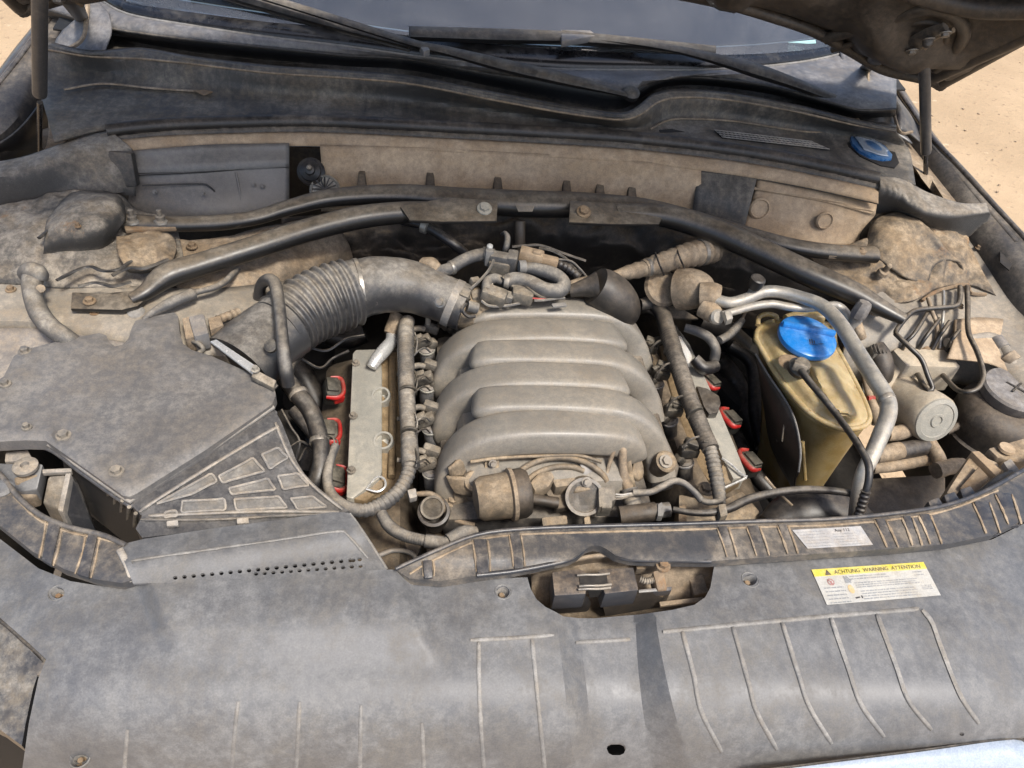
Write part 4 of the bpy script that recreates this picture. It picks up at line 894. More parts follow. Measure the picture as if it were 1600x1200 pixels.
def fender(label, edge, inner, low, s, mats=('paint', 'wing')):
    t = thing('fender', label, 'fender', V3(edge[len(edge) // 2]) - Vector((0, 0, .6)))
    E = [V3(p) for p in edge]
    loft('fender_skin', [E, [p + Vector((.030 * s, 0, -.012)) for p in E], [p + Vector((.07 * s, 0, -.09)) for p in E], [p + Vector((.085 * s, 0, -.35)) for p in E], [p + Vector((.06 * s, 0, -.62)) for p in E]], mats[0], t, n=40, sub=4)
    loft('fender_flange', [E, inner, [V3(p) + Vector((-.012 * s, 0, -.05)) for p in inner]], mats[1], t, n=40, sub=3)
    vv, ff = tube_geo(E, .006, n=60, seg=8); mk('fender_edge', vv, ff, mats[0], t, smooth=50)
    return t
fR = fender('black right fender edge against the sandy ground', [(1372, 85, 1.10), (1398, 132, 1.075), (1450, 208, 1.05), (1500, 262, 1.035), (1550, 318, 1.02), (1600, 372, 1.005), (1680, 460, .985)], [(1366, 95, 1.09), (1390, 150, 1.055), (1428, 222, 1.025), (1478, 284, 1.01), (1530, 350, .995), (1580, 420, .975), (1650, 520, .95)], None, 1)
loft('gutter_ledge', [[(1392, 190, 1.03), (1432, 240, 1.015), (1480, 300, 1.0), (1500, 325, .995)], [(1404, 235, 1.03), (1430, 268, 1.015), (1460, 300, 1.0), (1480, 325, .995)], [(1404, 235, .96), (1430, 268, .95), (1460, 300, .94), (1480, 325, .935)]], 'tanpipe', fR, n=20, sub=3)
loft('gutter_wall', [[(1378, 165, 1.03), (1415, 222, 1.0), (1470, 295, .98), (1530, 372, .96), (1600, 470, .94)], [(1370, 200, .96), (1410, 255, .94), (1460, 330, .92), (1520, 400, .91), (1590, 500, .89)]], 'groove', fR, n=20)
tube('fender_seam', [(1440, 205, 1.047), (1490, 262, 1.03), (1540, 320, 1.016), (1590, 378, 1.0)], 5, 'wing', fR, n=30, seg=8, flat=.5)
for x, y in ((1553, 356), (1583, 402)):
    prism('flange_opening', [(x - 20, y - 14, .985), (x - 2, y - 16, .985), (x + 2, y + 4, .982), (x - 6, y + 20, .98), (x - 20, y + 8, .982)], .002, 'darker', fR, bev=0)
fL = fender('black left fender edge beside the gas strut', [(-80, 190, 1.0), (-20, 150, 1.025), (20, 105, 1.05), (52, 62, 1.075), (85, 20, 1.10), (110, -20, 1.12)], [(-60, 245, .985), (0, 205, 1.0), (36, 160, 1.02), (75, 100, 1.05), (105, 50, 1.08), (130, 10, 1.10)], None, -1)
loft('gutter_wall', [[(-40, 245, .985), (20, 210, 1.0), (60, 165, 1.02), (100, 100, 1.05)], [(-20, 262, .93), (50, 240, .94), (95, 200, .95), (120, 130, .98)]], 'groove', fL, n=20)
loft('gutter_ledge', [[(70, 140, 1.035), (100, 125, 1.045), (130, 115, 1.055)], [(76, 215, 1.005), (95, 170, 1.02), (110, 150, 1.03)], [(60, 250, .99), (100, 225, 1.0), (112, 205, 1.005)]], 'tanpipe', fL, n=14, sub=3)

# ------------------------------------------------------------ washer filler
wc = thing('washer_cap', 'navy folding washer fluid cap with a painted pale reflection in an oval cowl opening', 'cap', (1362, 231, 1.03))
def tilt_disc(name, cx, cy, z, pts, h, mat, bev=.001): return prism(name, [(x, y, z) for x, y in pts], h, mat, wc, bev=bev)
tilt_disc('opening', 0, 0, 1.0605, [(1321, 212), (1328, 205), (1350, 206), (1376, 216), (1398, 236), (1405, 254), (1398, 262), (1376, 258), (1345, 244), (1326, 228)], .004, 'darker', 0)
cl_o = [(1329, 214), (1336, 209), (1348, 209), (1366, 215), (1384, 228), (1395, 241), (1394, 247), (1380, 248), (1360, 244), (1343, 235), (1332, 224)]
tilt_disc('cap_lid', 0, 0, 1.066, cl_o, .010, 'navy', .0025)
loft('cap_dish_sheen', [[(1335, 213, 1.0675), (1350, 212, 1.0685), (1368, 219, 1.0685), (1388, 235, 1.0675)], [(1342, 222, 1.068), (1354, 222, 1.065), (1368, 228, 1.064), (1386, 238, 1.067)], [(1350, 234, 1.0675), (1362, 238, 1.0675), (1374, 242, 1.0675), (1388, 244, 1.067)]], 'bumper', wc, n=16, sub=5, thick=.001)  # pale reflection on the lid, painted as a light colour
rk = thing('pebble_clump', 'small brown clod of dirt on the right end of the cowl', 'dirt', (1333, 194, 1.065))
bmx = bmesh.new(); bmesh.ops.create_icosphere(bmx, subdivisions=3, radius=1)
cpt = P(1333, 193, 1.072)
for vt in bmx.verts: vt.co = cpt + Vector((vt.co.x * .018, vt.co.y * .016, vt.co.z * .010)) * (1 + .5 * noise.noise(vt.co * 2.2))
v, f = bm_out(bmx); bmx.free(); mk('clod', v, f, 'rusty', rk, smooth=180)

# ------------------------------------------------------------ cowl seal, plenum front panels, end seals
cs = thing('cowl_seal', 'black rubber bulb seal running across the cowl front', 'seal', (750, 215, 1.0))
S = [(166, 205), (230, 198), (300, 194), (450, 190), (540, 192), (700, 200), (850, 208), (1000, 218), (1150, 236), (1260, 255), (1372, 280)]
tube('bulb', [(x, y, 1.058) for x, y in S], 11.5, 'rubber', cs, n=120, seg=14)
tube('bulb_lower', [(x, y + 14, 1.046) for x, y in S], 8, 'rubber2', cs, n=120, seg=10, wob=.12)
loft('flange_lip', [[(x, y + 17, 1.046) for x, y in S], [(x, y + 24, 1.043) for x, y in S], [(x, y + 38, 1.031) for x, y in S]], 'tan', cs, n=90, sub=2)
tube('lip_edge', [(x, y + 38, 1.030) for x, y in S], 1.8, 'rubber2', cs, n=90, seg=6)

p1 = thing('plenum_panel', 'smooth grey plastic panel at the left under the cowl seal', 'panel', (330, 290, .94))
loft('panel_face', [[(200, 236, 1.035), (330, 226, 1.038), (452, 224, 1.038)], [(205, 246, 1.025), (330, 238, 1.028), (452, 234, 1.028)], [(208, 270, 1.005), (330, 264, 1.008), (452, 258, 1.008)], [(208, 274, .997), (330, 268, 1.0), (452, 263, 1.0)], [(200, 320, .955), (330, 325, .955), (452, 312, .955)], [(200, 345, .93), (330, 350, .93), (452, 340, .93)]], 'greypan', p1, n=30, sub=4)
rbx = [(210, 277), (330, 271), (440, 262)]
tube('panel_crease', [(x, y - 4, 1.003) for x, y in rbx], 2, 'groove', p1, n=20, seg=6)
tube('panel_outline', [(222, 290, .99), (310, 287, .99), (328, 292, .985), (336, 300, .975)], 1.3, 'groove', p1, n=20, seg=6)
tube('panel_outline', [(361, 236, 1.028), (363, 262, 1.004), (372, 320, .956)], 1.5, 'greypan', p1, n=14, seg=6)
tube('panel_outline', [(369, 270, 1.0), (378, 318, .958)], 1.5, 'greypan', p1, n=10, seg=6)
for x, y in ((242, 300), (318, 302), (397, 289), (411, 291)): bolt((x, y, .982), p1, r=.0025, axis=(0, -.8, .4), mat='rib', name='rivet')
p2 = thing('plenum_panel', 'sand coloured dusty panel behind the centre of the strut brace', 'panel', (790, 280, .94))
loft('panel_face', [[(500, 228, 1.035), (650, 230, 1.036), (800, 238, 1.036), (950, 246, 1.036), (1095, 262, 1.034)], [(502, 256, 1.01), (650, 258, 1.01), (800, 266, 1.01), (950, 276, 1.01), (1095, 292, 1.008)], [(502, 292, .97), (650, 296, .97), (800, 304, .97), (950, 312, .97), (1095, 328, .965)], [(502, 330, .93), (650, 335, .93), (800, 340, .93), (950, 350, .93), (1095, 365, .92)]], 'tan', p2, n=60, sub=5)
for x, y in ((566, 272), (673, 270), (779, 275), (887, 282), (939, 284), (989, 288)):
    prism('notch', [(x - 6, y, 1.0), (x + 4, y, 1.0), (x + 8, y + 34, .975), (x - 9, y + 34, .975)], .014, 'dark', p2, bev=.002, down=(0, 1, 0))
p3 = thing('plenum_panel', 'flat dark grey patch between the two sand coloured panels', 'panel', (1130, 300, .94))
loft('panel_face', [[(1092, 256, 1.036), (1185, 270, 1.036)], [(1086, 300, 1.0), (1172, 320, 1.0)], [(1080, 340, .955), (1162, 362, .955)]], 'cowl', p3, n=12, sub=5)
p4 = thing('plenum_panel', 'grey-brown plastic panel with round dimples at the right', 'panel', (1270, 320, .94))
loft('panel_face', [[(1185, 265, 1.036), (1280, 282, 1.034), (1372, 302, 1.03)], [(1182, 290, 1.018), (1280, 308, 1.016), (1368, 330, 1.012)], [(1180, 297, 1.008), (1280, 316, 1.006), (1366, 337, 1.002)], [(1168, 335, .97), (1270, 352, .97), (1345, 362, .97)], [(1160, 360, .945), (1260, 380, .945), (1340, 385, .945)]], 'tan', p4, n=30, sub=5)
for x, y, rr in ((1187, 327, 17), (1289, 346, 14)):
    c = P(x, y, .985); k = mpp(c) * rr; lathe('dimple', c + Vector((0, .004, 0)), (0, -.9, .25), [(k, 0), (k, .003), (k * .85, .006), (k * .75, .003), (k * .4, .002), (k * .01, .0025)], 'tan', p4, seg=22)
tube('panel_ridge', [(1178, 294, 1.013), (1280, 312, 1.011), (1362, 333, 1.007)], 2.5, 'tan', p4, n=20, seg=8)
pg = thing('wiring_grommet', 'black rubber grommet knob in the gap beside the grey panel', 'grommet', (485, 270, .98))
lathe('knob', P(486, 268, 1.0), (0, -.8, .6), [(.024, -.01), (.024, 0), (.018, .004), (.017, .012), (.009, .016), (.008, .024), (.002, .026)], 'rubber', pg, seg=20)
lathe('knob_tip', P(485, 266, 1.012) + Vector((0, -.01, .01)), (0, -.8, .6), [(.005, 0), (.004, .008), (.001, .01)], 'steel', pg, seg=10)
pv = thing('slotted_disc', 'grey slotted disc half hidden behind the strut brace', 'disc', (508, 297, .95))
lathe('disc', P(508, 297, .975), (0, -.8, .6), [(.026, -.004), (.027, 0), (.024, .005), (.021, .002), (.006, .001), (.004, .006), (.001, .006)], 'absend', pv, seg=24)
for i in range(8):
    a = math.pi * i / 8; c = P(508, 297, .975) + Vector((0, -.006, .005)); u_ = Vector((1, 0, 0)); w_ = Vector((0, .6, .8))
    d = (u_ * math.cos(a) + w_ * math.sin(a)) * .021; vv, ff = tube_geo([c - d, c + d], .0014, n=2, seg=4); mk('spoke', vv, ff, 'groove', pv)

fs1 = thing('end_seal', 'dark rubber block closing the left end of the cowl', 'seal', (90, 280, .95))
loft('seal_block', [[(-60, 262, 1.02), (30, 248, 1.03), (100, 225, 1.045), (160, 208, 1.055), (178, 210, 1.055)], [(-60, 282, 1.02), (30, 266, 1.03), (85, 246, 1.043), (160, 222, 1.052), (205, 232, 1.045)], [(-60, 292, 1.01), (40, 280, 1.02), (90, 262, 1.032), (160, 240, 1.042), (208, 242, 1.035)], [(-60, 322, .98), (40, 312, .985), (100, 300, .995), (160, 296, 1.0), (212, 300, .985)], [(-60, 330, .97), (40, 325, .97), (98, 316, .98), (160, 300, .99), (212, 302, .98)]], 'foam', fs1, n=50, sub=5)
prism('seal_cap', [(168, 236, 1.046), (205, 240, 1.046), (214, 292, .995), (176, 296, .995)], .02, 'rubber2', fs1, bev=.003, down=(0, 1, -.3))
fs2 = thing('end_seal', 'cracked grey foam block closing the right end of the cowl', 'seal', (1450, 320, .95))
def crk(p, u, v): return p + Vector((0, -.4, .6)) * (.010 * abs(noise.noise(Vector((p.x * 110, p.z * 30, p.y * 30)))) * sm((.38 - u) / .1) * (1 if v > .25 else .3))
loft('seal_block', [[(1372, 276, 1.06), (1410, 282, 1.058), (1450, 302, 1.045), (1500, 318, 1.035), (1540, 318, 1.03)], [(1374, 284, 1.06), (1402, 296, 1.055), (1440, 322, 1.042), (1490, 334, 1.032), (1544, 330, 1.028)], [(1372, 300, 1.045), (1400, 312, 1.04), (1440, 336, 1.026), (1490, 344, 1.018), (1546, 336, 1.018)], [(1358, 328, 1.0), (1400, 330, 1.0), (1440, 352, .985), (1490, 368, .975), (1532, 362, .978)], [(1354, 334, .99), (1400, 334, .99), (1440, 356, .98), (1490, 372, .965), (1530, 366, .97)]], 'foam', fs2, n=90, sub=9, disp=crk, smooth=60)

# ============================================================ STRUT BRACE
sb = thing('strut_brace', 'black tubular strut brace spanning the bay behind the engine', 'strut brace', (800, 330, .95))
tube('crossbar', [(196, 348, .985, 17.25), (260, 350, .985, 14.95), (340, 348, .985, 14.95), (400, 340, .99, 13.8), (450, 325, .995, 14.95), (520, 309, 1.0, 17.25), (620, 304, 1.0, 19.55), (720, 312, 1.0, 23), (810, 318, 1.0, 25.3), (900, 320, 1.0, 24.15), (1000, 324, 1.0, 18.4), (1080, 340, .997, 14.95), (1150, 360, .99, 13.8), (1230, 383, .985, 14.95), (1300, 394, .98, 14.95), (1366, 398, .975, 16.1)], 14, 'brace', sb, n=110, seg=14, flat=.75, ref=(0, 0, 1))
prism('end_plate', [(190, 338, .992), (268, 340, .992), (275, 356, .988), (196, 360, .988)], .006, 'rusty', sb, bev=.001)
prism('end_plate', [(1290, 380, .986), (1362, 388, .983), (1366, 402, .981), (1296, 400, .983)], .006, 'tanpipe', sb, bev=.001)
for x, y in ((208, 346), (252, 346)):
    lathe('stud', (x, y, .992), (0, 0, 1), [(.012, 0), (.011, .003), (.007, .004), (.007, .010), (.004, .011), (.004, .020), (.002, .021)], 'steel', sb, seg=12)
for x, y in ((1312, 391), (1345, 394)):
    lathe('stud', (x, y, .984), (0, 0, 1), [(.010, 0), (.009, .004), (.004, .006), (.003, .008)], 'rusty', sb, seg=10)
tube('brace_arm', [(205, 468, .962, 10.62), (228, 456, .966, 14.16), (262, 430, .972, 21.24), (320, 411, .978, 20.06), (400, 386, .985, 20.06), (480, 360, .992, 20.06), (560, 340, .998, 20.06), (630, 332, 1.003, 18.88), (690, 330, 1.006, 16.52)], 16, 'brace', sb, n=80, seg=14, flat=.85)
prism('arm_end', [(112, 456, .962), (160, 458, .962), (222, 452, .965), (248, 436, .968), (252, 446, .965), (215, 478, .960), (190, 484, .960), (150, 483, .960), (110, 482, .960)], .006, 'brace', sb, bev=.002)
bolt((140, 471, .963), sb, r=.006, mat='rusty')
prism('arm_plate', [(625, 322, 1.021), (700, 308, 1.024), (778, 313, 1.024), (776, 345, 1.016), (690, 346, 1.014), (640, 344, 1.012)], .005, 'brace', sb, bev=.0015)
bolt((757, 326, 1.023), sb, r=.0085, axis=(0, -.4, .9), mat='absend', h=.006)
prism('arm_plate', [(891, 313, 1.024), (980, 318, 1.022), (1040, 328, 1.015), (1030, 350, 1.008), (960, 350, 1.012), (889, 347, 1.016)], .005, 'brace', sb, bev=.0015)
bolt((912, 331, 1.022), sb, r=.0085, axis=(0, -.4, .9), mat='rusty', h=.006)
tube('brace_arm', [(960, 333, 1.008, 15.34), (1010, 334, 1.006, 17.7), (1060, 342, 1.002, 21.24), (1120, 362, .996, 22.42), (1190, 393, .988, 22.42), (1260, 426, .979, 22.42), (1330, 456, .970, 20.06), (1375, 480, .963, 15.34), (1412, 499, .957, 10.62)], 18, 'brace', sb, n=80, seg=14, flat=.85)
prism('worn_patch', [(805, 319, 1.0225), (835, 322, 1.0225), (832, 330, 1.020), (810, 330, 1.020)], .001, 'steel', sb, bev=0)

# ============================================================ dark lumpy insulation on the firewall, engine block below
fi = thing('firewall_insulation', 'dark lumpy insulation on the firewall behind the engine', 'insulation', (800, 400, .75))
loft('insulation_mat', [[(440, 340, .94), (600, 332, .94), (800, 334, .94), (1000, 345, .94), (1200, 390, .93), (1340, 440, .92)], [(440, 380, .90), (600, 370, .90), (800, 372, .90), (1000, 388, .90), (1200, 425, .90), (1330, 465, .895)], [(430, 430, .84), (600, 420, .83), (800, 420, .83), (1000, 430, .83), (1200, 462, .85), (1320, 490, .86)], [(430, 500, .74), (600, 480, .73), (800, 480, .73), (1000, 490, .73), (1200, 520, .76), (1320, 540, .78)]], 'dark', fi, n=120, sub=16, disp=mat_disp(.035, 9, 5), smooth=80)
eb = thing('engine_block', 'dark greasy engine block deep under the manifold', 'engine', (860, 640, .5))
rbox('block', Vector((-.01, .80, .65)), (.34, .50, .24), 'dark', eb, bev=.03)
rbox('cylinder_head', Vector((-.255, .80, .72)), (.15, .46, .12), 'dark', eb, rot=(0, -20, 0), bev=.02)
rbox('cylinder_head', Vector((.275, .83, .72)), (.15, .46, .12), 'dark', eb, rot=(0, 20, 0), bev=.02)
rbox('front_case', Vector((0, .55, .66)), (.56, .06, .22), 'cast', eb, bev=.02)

# ============================================================ INTAKE MANIFOLD
im = thing('intake_manifold', 'ribbed grey-beige cast intake manifold in the middle of the bay', 'intake manifold', (855, 600, .74))
def runner(name, pts, w, h, taper=(1, 1)):
    """rounded box-section runner swept along photo points; w along the car, h its height (m)"""
    ps = catmull([V3(p) for p in pts], 46); v, f = [], []; seg = 20; n = len(ps)
    for i, p in enumerate(ps):
        t = (ps[min(n - 1, i + 1)] - ps[max(0, i - 1)]).normalized(); s = Vector((-t.y, t.x, 0)) if math.hypot(t.x, t.y) > .5 else Vector((0, 1, 0))
        s = Vector((0, 1, 0)) - t * t.y; s.normalize(); u = s.cross(t).normalized()
        if u.z < 0 and abs(t.z) < .9: u = -u
        if t.x < 0: pass
        ct_, st_ = math.cos(R(6)), math.sin(R(6)); s, u = s * ct_ - u * st_, u * ct_ + s * st_
        fr_ = i / (n - 1); k = taper[0] + (taper[1] - taper[0]) * fr_
        e0 = min(1, math.sqrt(max(0, 1 - (1 - min(1, i / 5)) ** 2)) + .25)
        for q in range(seg):
            a = 2 * math.pi * q / seg; ca, sa = math.cos(a), math.sin(a); ex = .42
            v.append(p + s * (w / 2 * k * math.copysign(abs(ca) ** ex, ca)) * e0 + u * (h / 2 * math.copysign(abs(sa) ** ex, sa)) * e0)
    for i in range(n - 1):
        for q in range(seg): a, b = i * seg + q, i * seg + (q + 1) % seg; f.append((a, b, b + seg, a + seg))
    f.append(tuple(range(seg))); f.append(tuple((n - 1) * seg + q for q in range(seg)))
    o = mk(name, v, f, 'manifold', im, smooth=60)
    return o
zt = .905
runner('runner', [(742, 508, zt - .018), (752, 497, zt - .004), (780, 492, zt), (860, 491, zt + .004), (935, 495, zt), (968, 510, zt - .018), (988, 535, zt - .05), (1000, 575, zt - .09)], .056, .042)
runner('runner', [(962, 538, zt - .014), (940, 532, zt + .002), (860, 527, zt + .006), (780, 530, zt + .001), (738, 540, zt - .010), (708, 562, zt - .040), (697, 590, zt - .072), (704, 606, zt - .10)], .062, .044)
runner('runner', [(742, 570, zt - .010), (756, 563, zt + .002), (790, 561, zt + .006), (870, 562, zt + .009), (945, 567, zt + .005), (984, 585, zt - .016), (1004, 612, zt - .05), (1016, 655, zt - .09)], .056, .043)
runner('runner', [(970, 612, zt - .010), (945, 603, zt + .005), (870, 598, zt + .010), (790, 599, zt + .005), (742, 609, zt - .010), (712, 630, zt - .040), (698, 658, zt - .072), (705, 676, zt - .10)], .058, .044)
runner('runner', [(745, 645, zt - .008), (760, 637, zt + .004), (800, 634, zt + .008), (880, 635, zt + .011), (960, 642, zt + .007), (1000, 663, zt - .014), (1020, 695, zt - .05), (1030, 742, zt - .09)], .055, .043)
runner('runner', [(984, 708, zt - .045), (978, 688, zt - .012), (955, 679, zt + .002), (880, 675, zt + .009), (800, 677, zt + .006), (752, 688, zt - .008), (720, 712, zt - .036), (704, 745, zt - .068), (708, 772, zt - .10)], .056, .044)
v, f = rbox_geo((-.006, .83, .85), (.24, .36, .06), bev=.025); mk('plenum', v, f, 'manifold', im)
v, f = rbox_geo((.0, .83, .80), (.31, .40, .05), bev=.02); mk('base_flange', v, f, 'rubber2', im)
prism('dark_skirt', [(985, 520, .86), (1005, 560, .85), (1040, 680, .84), (1062, 728, .83), (1058, 745, .825), (1020, 755, .825), (1000, 700, .83), (980, 600, .84)], .03, 'rubber2', im, bev=.004)
# front face under the last runner
loft('front_plate', [[(700, 730, .885), (740, 708, .892), (860, 700, .895), (960, 700, .893), (985, 712, .885)], [(705, 755, .855), (760, 740, .86), (860, 735, .862), (950, 735, .86), (990, 745, .855)], [(712, 790, .82), (770, 780, .82), (860, 775, .82), (950, 775, .82), (1000, 785, .82)]], 'cast', im, n=40, sub=6, disp=lambda p, a, b: p + Vector((0, -.004, 0)) * fbm(p, 30, 4))
tube('plate_rib', [(735, 722, .892), (780, 716, .894), (860, 712, .896), (905, 712, .896), (940, 722, .892)], 3, 'cast', im, n=30, seg=8)
tube('arched_rib', [(806, 742, .878), (828, 726, .886), (860, 716, .892), (890, 716, .892), (918, 724, .888), (940, 740, .878), (948, 752, .87)], 5, 'cast', im, n=40, seg=8)
tube('arched_rib', [(822, 752, .872), (842, 738, .878), (868, 730, .882), (895, 730, .882), (912, 736, .878)], 5, 'cast', im, n=30, seg=8)
prism('bracket', [(757, 705, .900), (762, 703, .900), (764, 745, .868), (758, 748, .868)], .006, 'cast', im, bev=.001)
prism('bracket', [(776, 706, .900), (781, 705, .900), (779, 745, .868), (773, 747, .868)], .006, 'cast', im, bev=.001)
prism('bracket_web', [(763, 722, .886), (776, 722, .886), (774, 746, .866), (763, 746, .866)], .006, 'dark', im, bev=.001); bolt((770, 724, .889), im, r=.004, axis=(0, -.8, .5), mat='steel')
lathe('lug', (741, 752, .865), (.1, -.6, .8), [(.016, -.01), (.016, 0), (.014, .004), (.008, .004), (.007, -.006)], 'cast', im, seg=18)
loft('lug_arm', [[(698, 742, .868), (722, 745, .87), (745, 742, .868)], [(702, 752, .860), (722, 757, .86), (742, 762, .858)], [(712, 768, .845), (728, 772, .845), (740, 772, .845)]], 'cast', im, n=14, sub=4, thick=.01)
lathe('lug', (1040, 722, .862), (.15, -.4, .9), [(.016, -.05), (.016, 0), (.0165, .003), (.013, .006), (.006, .006)], 'cast', im, seg=18); bolt((1040, 721, .868), im, r=.007, axis=(.15, -.4, .9), mat='steel')
loft('curled_lip', [[(986, 700, .885), (992, 715, .87), (996, 735, .85)], [(993, 700, .885), (1000, 716, .87), (1003, 736, .85)], [(985, 745, .85), (994, 752, .845), (1002, 748, .845)]], 'cast', im, n=12, sub=3, thick=.006)
for x, y, z in ((690, 552, .80), (692, 606, .80), (694, 640, .80), (697, 672, .80), (690, 700, .79)):
    lathe('bolt_boss', (x, y, z), (-.2, -.3, 1), [(.012, -.03), (.012, 0), (.009, .004), (.003, .005)], 'cast', im, seg=14)

# ------------------------------------------------------------ bits on the engine front
va = thing('vacuum_canister', 'round dusty vacuum canister with dark band at the engine front', 'actuator', (790, 775, .82))
c = P(776, 776, .868); ax = Vector((1, .12, .05)).normalized()
lathe('canister', c, ax, [(.010, -.031), (.025, -.028), (.030, -.020), (.0315, .016), (.032, .017)], 'cast', va, seg=26)
lathe('band', c, ax, [(.032, .016), (.036, .018), (.036, .023), (.034, .024)], 'tanpipe', va, seg=26)
lathe('cap_end', c, ax, [(.034, .024), (.034, .036), (.030, .043), (.016, .047), (.004, .047)], 'bowl', va, seg=26)
tube('nozzle', [(815, 778, .862), (845, 782, .862), (872, 786, .86)], 9, 'bowl', va, n=10, seg=12)
prism('clip', [(748, 768, .872), (762, 766, .872), (764, 776, .87), (755, 778, .87), (756, 786, .866), (770, 788, .866), (769, 796, .864), (750, 793, .864)], .01, 'boxpad', va, bev=.001)
ts = thing('throttle_linkage', 'dusty cast linkage lever between canister and sensor', 'lever', (880, 755, .84))
prism('lever', [(828, 752, .882), (842, 738, .886), (862, 734, .888), (868, 745, .884), (858, 760, .878), (836, 768, .874)], .018, 'cast', ts, bev=.005)
prism('lever_arm', [(862, 748, .88), (900, 744, .882), (906, 756, .878), (868, 762, .876)], .02, 'cast', ts, bev=.005)
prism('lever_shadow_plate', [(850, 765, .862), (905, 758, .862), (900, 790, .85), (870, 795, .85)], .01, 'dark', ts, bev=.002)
prism('stub', [(905, 722, .888), (922, 720, .888), (934, 745, .872), (914, 750, .872)], .02, 'bodygrey', ts, bev=.004)
se = thing('position_sensor', 'round sensor with open rim and plug at the engine front', 'sensor', (910, 775, .82))
sx = Vector((-.1, -.75, .65))
lathe('sensor_body', P(912, 774, .862), sx, [(.026, -.03), (.026, 0), (.025, .008), (.022, .009), (.021, .004), (.001, .004)], 'cast', se, seg=26)
lathe('rim', P(912, 774, .862) + sx.normalized() * .008, sx, [(.022, 0), (.0265, 0), (.0265, .003), (.022, .003), (.022, 0)], 'boxpad', se, seg=26)
prism('flange', [(903, 755, .879), (912, 748, .882), (922, 752, .881), (932, 764, .876), (896, 768, .874)], .01, 'cast', se, bev=.003); bolt((917, 753, .884), se, r=.005, axis=sx, mat='steel')
prism('plug', [(935, 762, .882), (960, 758, .882), (963, 780, .875), (957, 782, .874), (957, 791, .87), (936, 792, .87)], .022, 'connect', se, bev=.002)
prism('plug_tab', [(940, 790, .872), (956, 788, .872), (956, 794, .869), (941, 794, .869)], .01, 'connect', se, bev=.001)
for i, m_ in enumerate(('wire_w', 'alupipe', 'hose')): tube('wire', [(962, 772 + i * 4, .873), (972, 773 + i * 3, .874), (984, 771 + i * 2, .873), (994, 770 + i, .871)], 1.4, m_, se, n=10, seg=5)
sh = thing('sensor_cable', 'grey cloth-wrapped cable from the sensor to the right bank', 'cable', (1040, 760, .85))
tube('cable', [(988, 770, .872), (1015, 769, .872), (1035, 760, .874), (1052, 752, .876), (1070, 756, .872), (1086, 770, .866), (1096, 782, .86)], 5.5, 'hose', sh, n=40, seg=10, wob=.15)
vp = thing('vent_pipe', 'pair of beige pipes dropping from the manifold front', 'pipe', (975, 730, .84))
tube('pipe', [(966, 689, .912, 5), (972, 700, .905, 7), (973, 725, .885, 7), (975, 748, .868, 8), (982, 763, .858, 9)], 7, 'tanpipe', vp, n=24, seg=12)
tube('pipe', [(958, 690, .912, 4), (960, 700, .905, 4), (952, 725, .885, 3.5), (944, 758, .862, 3)], 4, 'tanpipe', vp, n=20, seg=10)
tube('pipe_end', [(982, 764, .857), (985, 775, .852), (990, 790, .845)], 14, 'hose', vp, n=10, seg=12, corr=(0, 1, 3, .06))
wp = thing('coolant_flange', 'dark coolant flange with pale clip below the manifold', 'flange', (1000, 800, .82))
tube('stub_pipe', [(968, 806, .845), (1000, 802, .85), (1024, 799, .852)], 15, 'bowl', wp, n=10, seg=16)
tube('collar', [(1012, 800, .852), (1046, 796, .855)], 12, 'hose', wp, n=8, seg=16)
prism('clip', [(1028, 788, .868), (1034, 784, .868), (1037, 790, .868), (1048, 790, .868), (1050, 797, .866), (1038, 800, .865), (1036, 806, .863), (1028, 806, .863)], .012, 'rib', wp, bev=.001)
for x0 in (846, 912): prism('cast_foot', [(x0, 808, .85), (x0 + (40 if x0 < 900 else 10), 804, .85), (x0 + (42 if x0 < 900 else 12), 818, .845), (x0 + 2, 822, .845)], .02, 'cast', wp, bev=.003)

# ============================================================ LEFT BANK
lb = thing('valve_cover', 'silver valve cover with tan channel on the left bank', 'valve cover', (590, 660, .70))
prism('cover_plate', [(551, 552, .826), (556, 546, .826), (594, 545, .826), (597, 580, .825), (597, 736, .825), (594, 746, .825), (551, 779, .820), (541, 777, .820)], .035, 'alu', lb, bev=.003)
prism('channel', [(586, 552, .815), (628, 548, .805), (633, 640, .805), (630, 760, .80), (600, 775, .805), (556, 784, .805), (586, 748, .812)], .02, 'amber', lb, bev=.003)
tube('channel_rib', [(613, 560, .815), (614, 640, .815), (612, 745, .812)], 6, 'amber', lb, n=20, seg=10)
for x, y in ((599, 611), (603, 681)):
    p = P(x, y, .828); lathe('coil_well', p - Vector((0, 0, .03)), (-.12, -.28, .95), [(.0155, -.01), (.0150, .03), (.0146, .032), (.0115, .032), (.011, .012), (.001, .011)], 'alu', lb, seg=22)
tube('bracket_rim', [(573, 763, .823), (588, 746, .827), (600, 748, .826), (602, 760, .822), (590, 768, .820), (572, 764, .821)], 1.8, 'bright', lb, n=40, seg=6)
prism('end_face', [(553, 779, .818), (586, 747, .822), (600, 752, .818), (597, 765, .812), (570, 784, .805)], .015, 'amber', lb, bev=.001)
tube('bright_elbow', [(612, 522, .85, 9), (611, 534, .85, 10), (600, 548, .848, 11), (588, 562, .844, 10), (581, 574, .838, 8)], 10, 'bright', lb, n=24, seg=14)
tube('elbow_collar', [(622, 494, .868, 12), (615, 510, .86, 12), (610, 522, .852, 11)], 12, 'tanpipe', lb, n=16, seg=14, wob=.2)

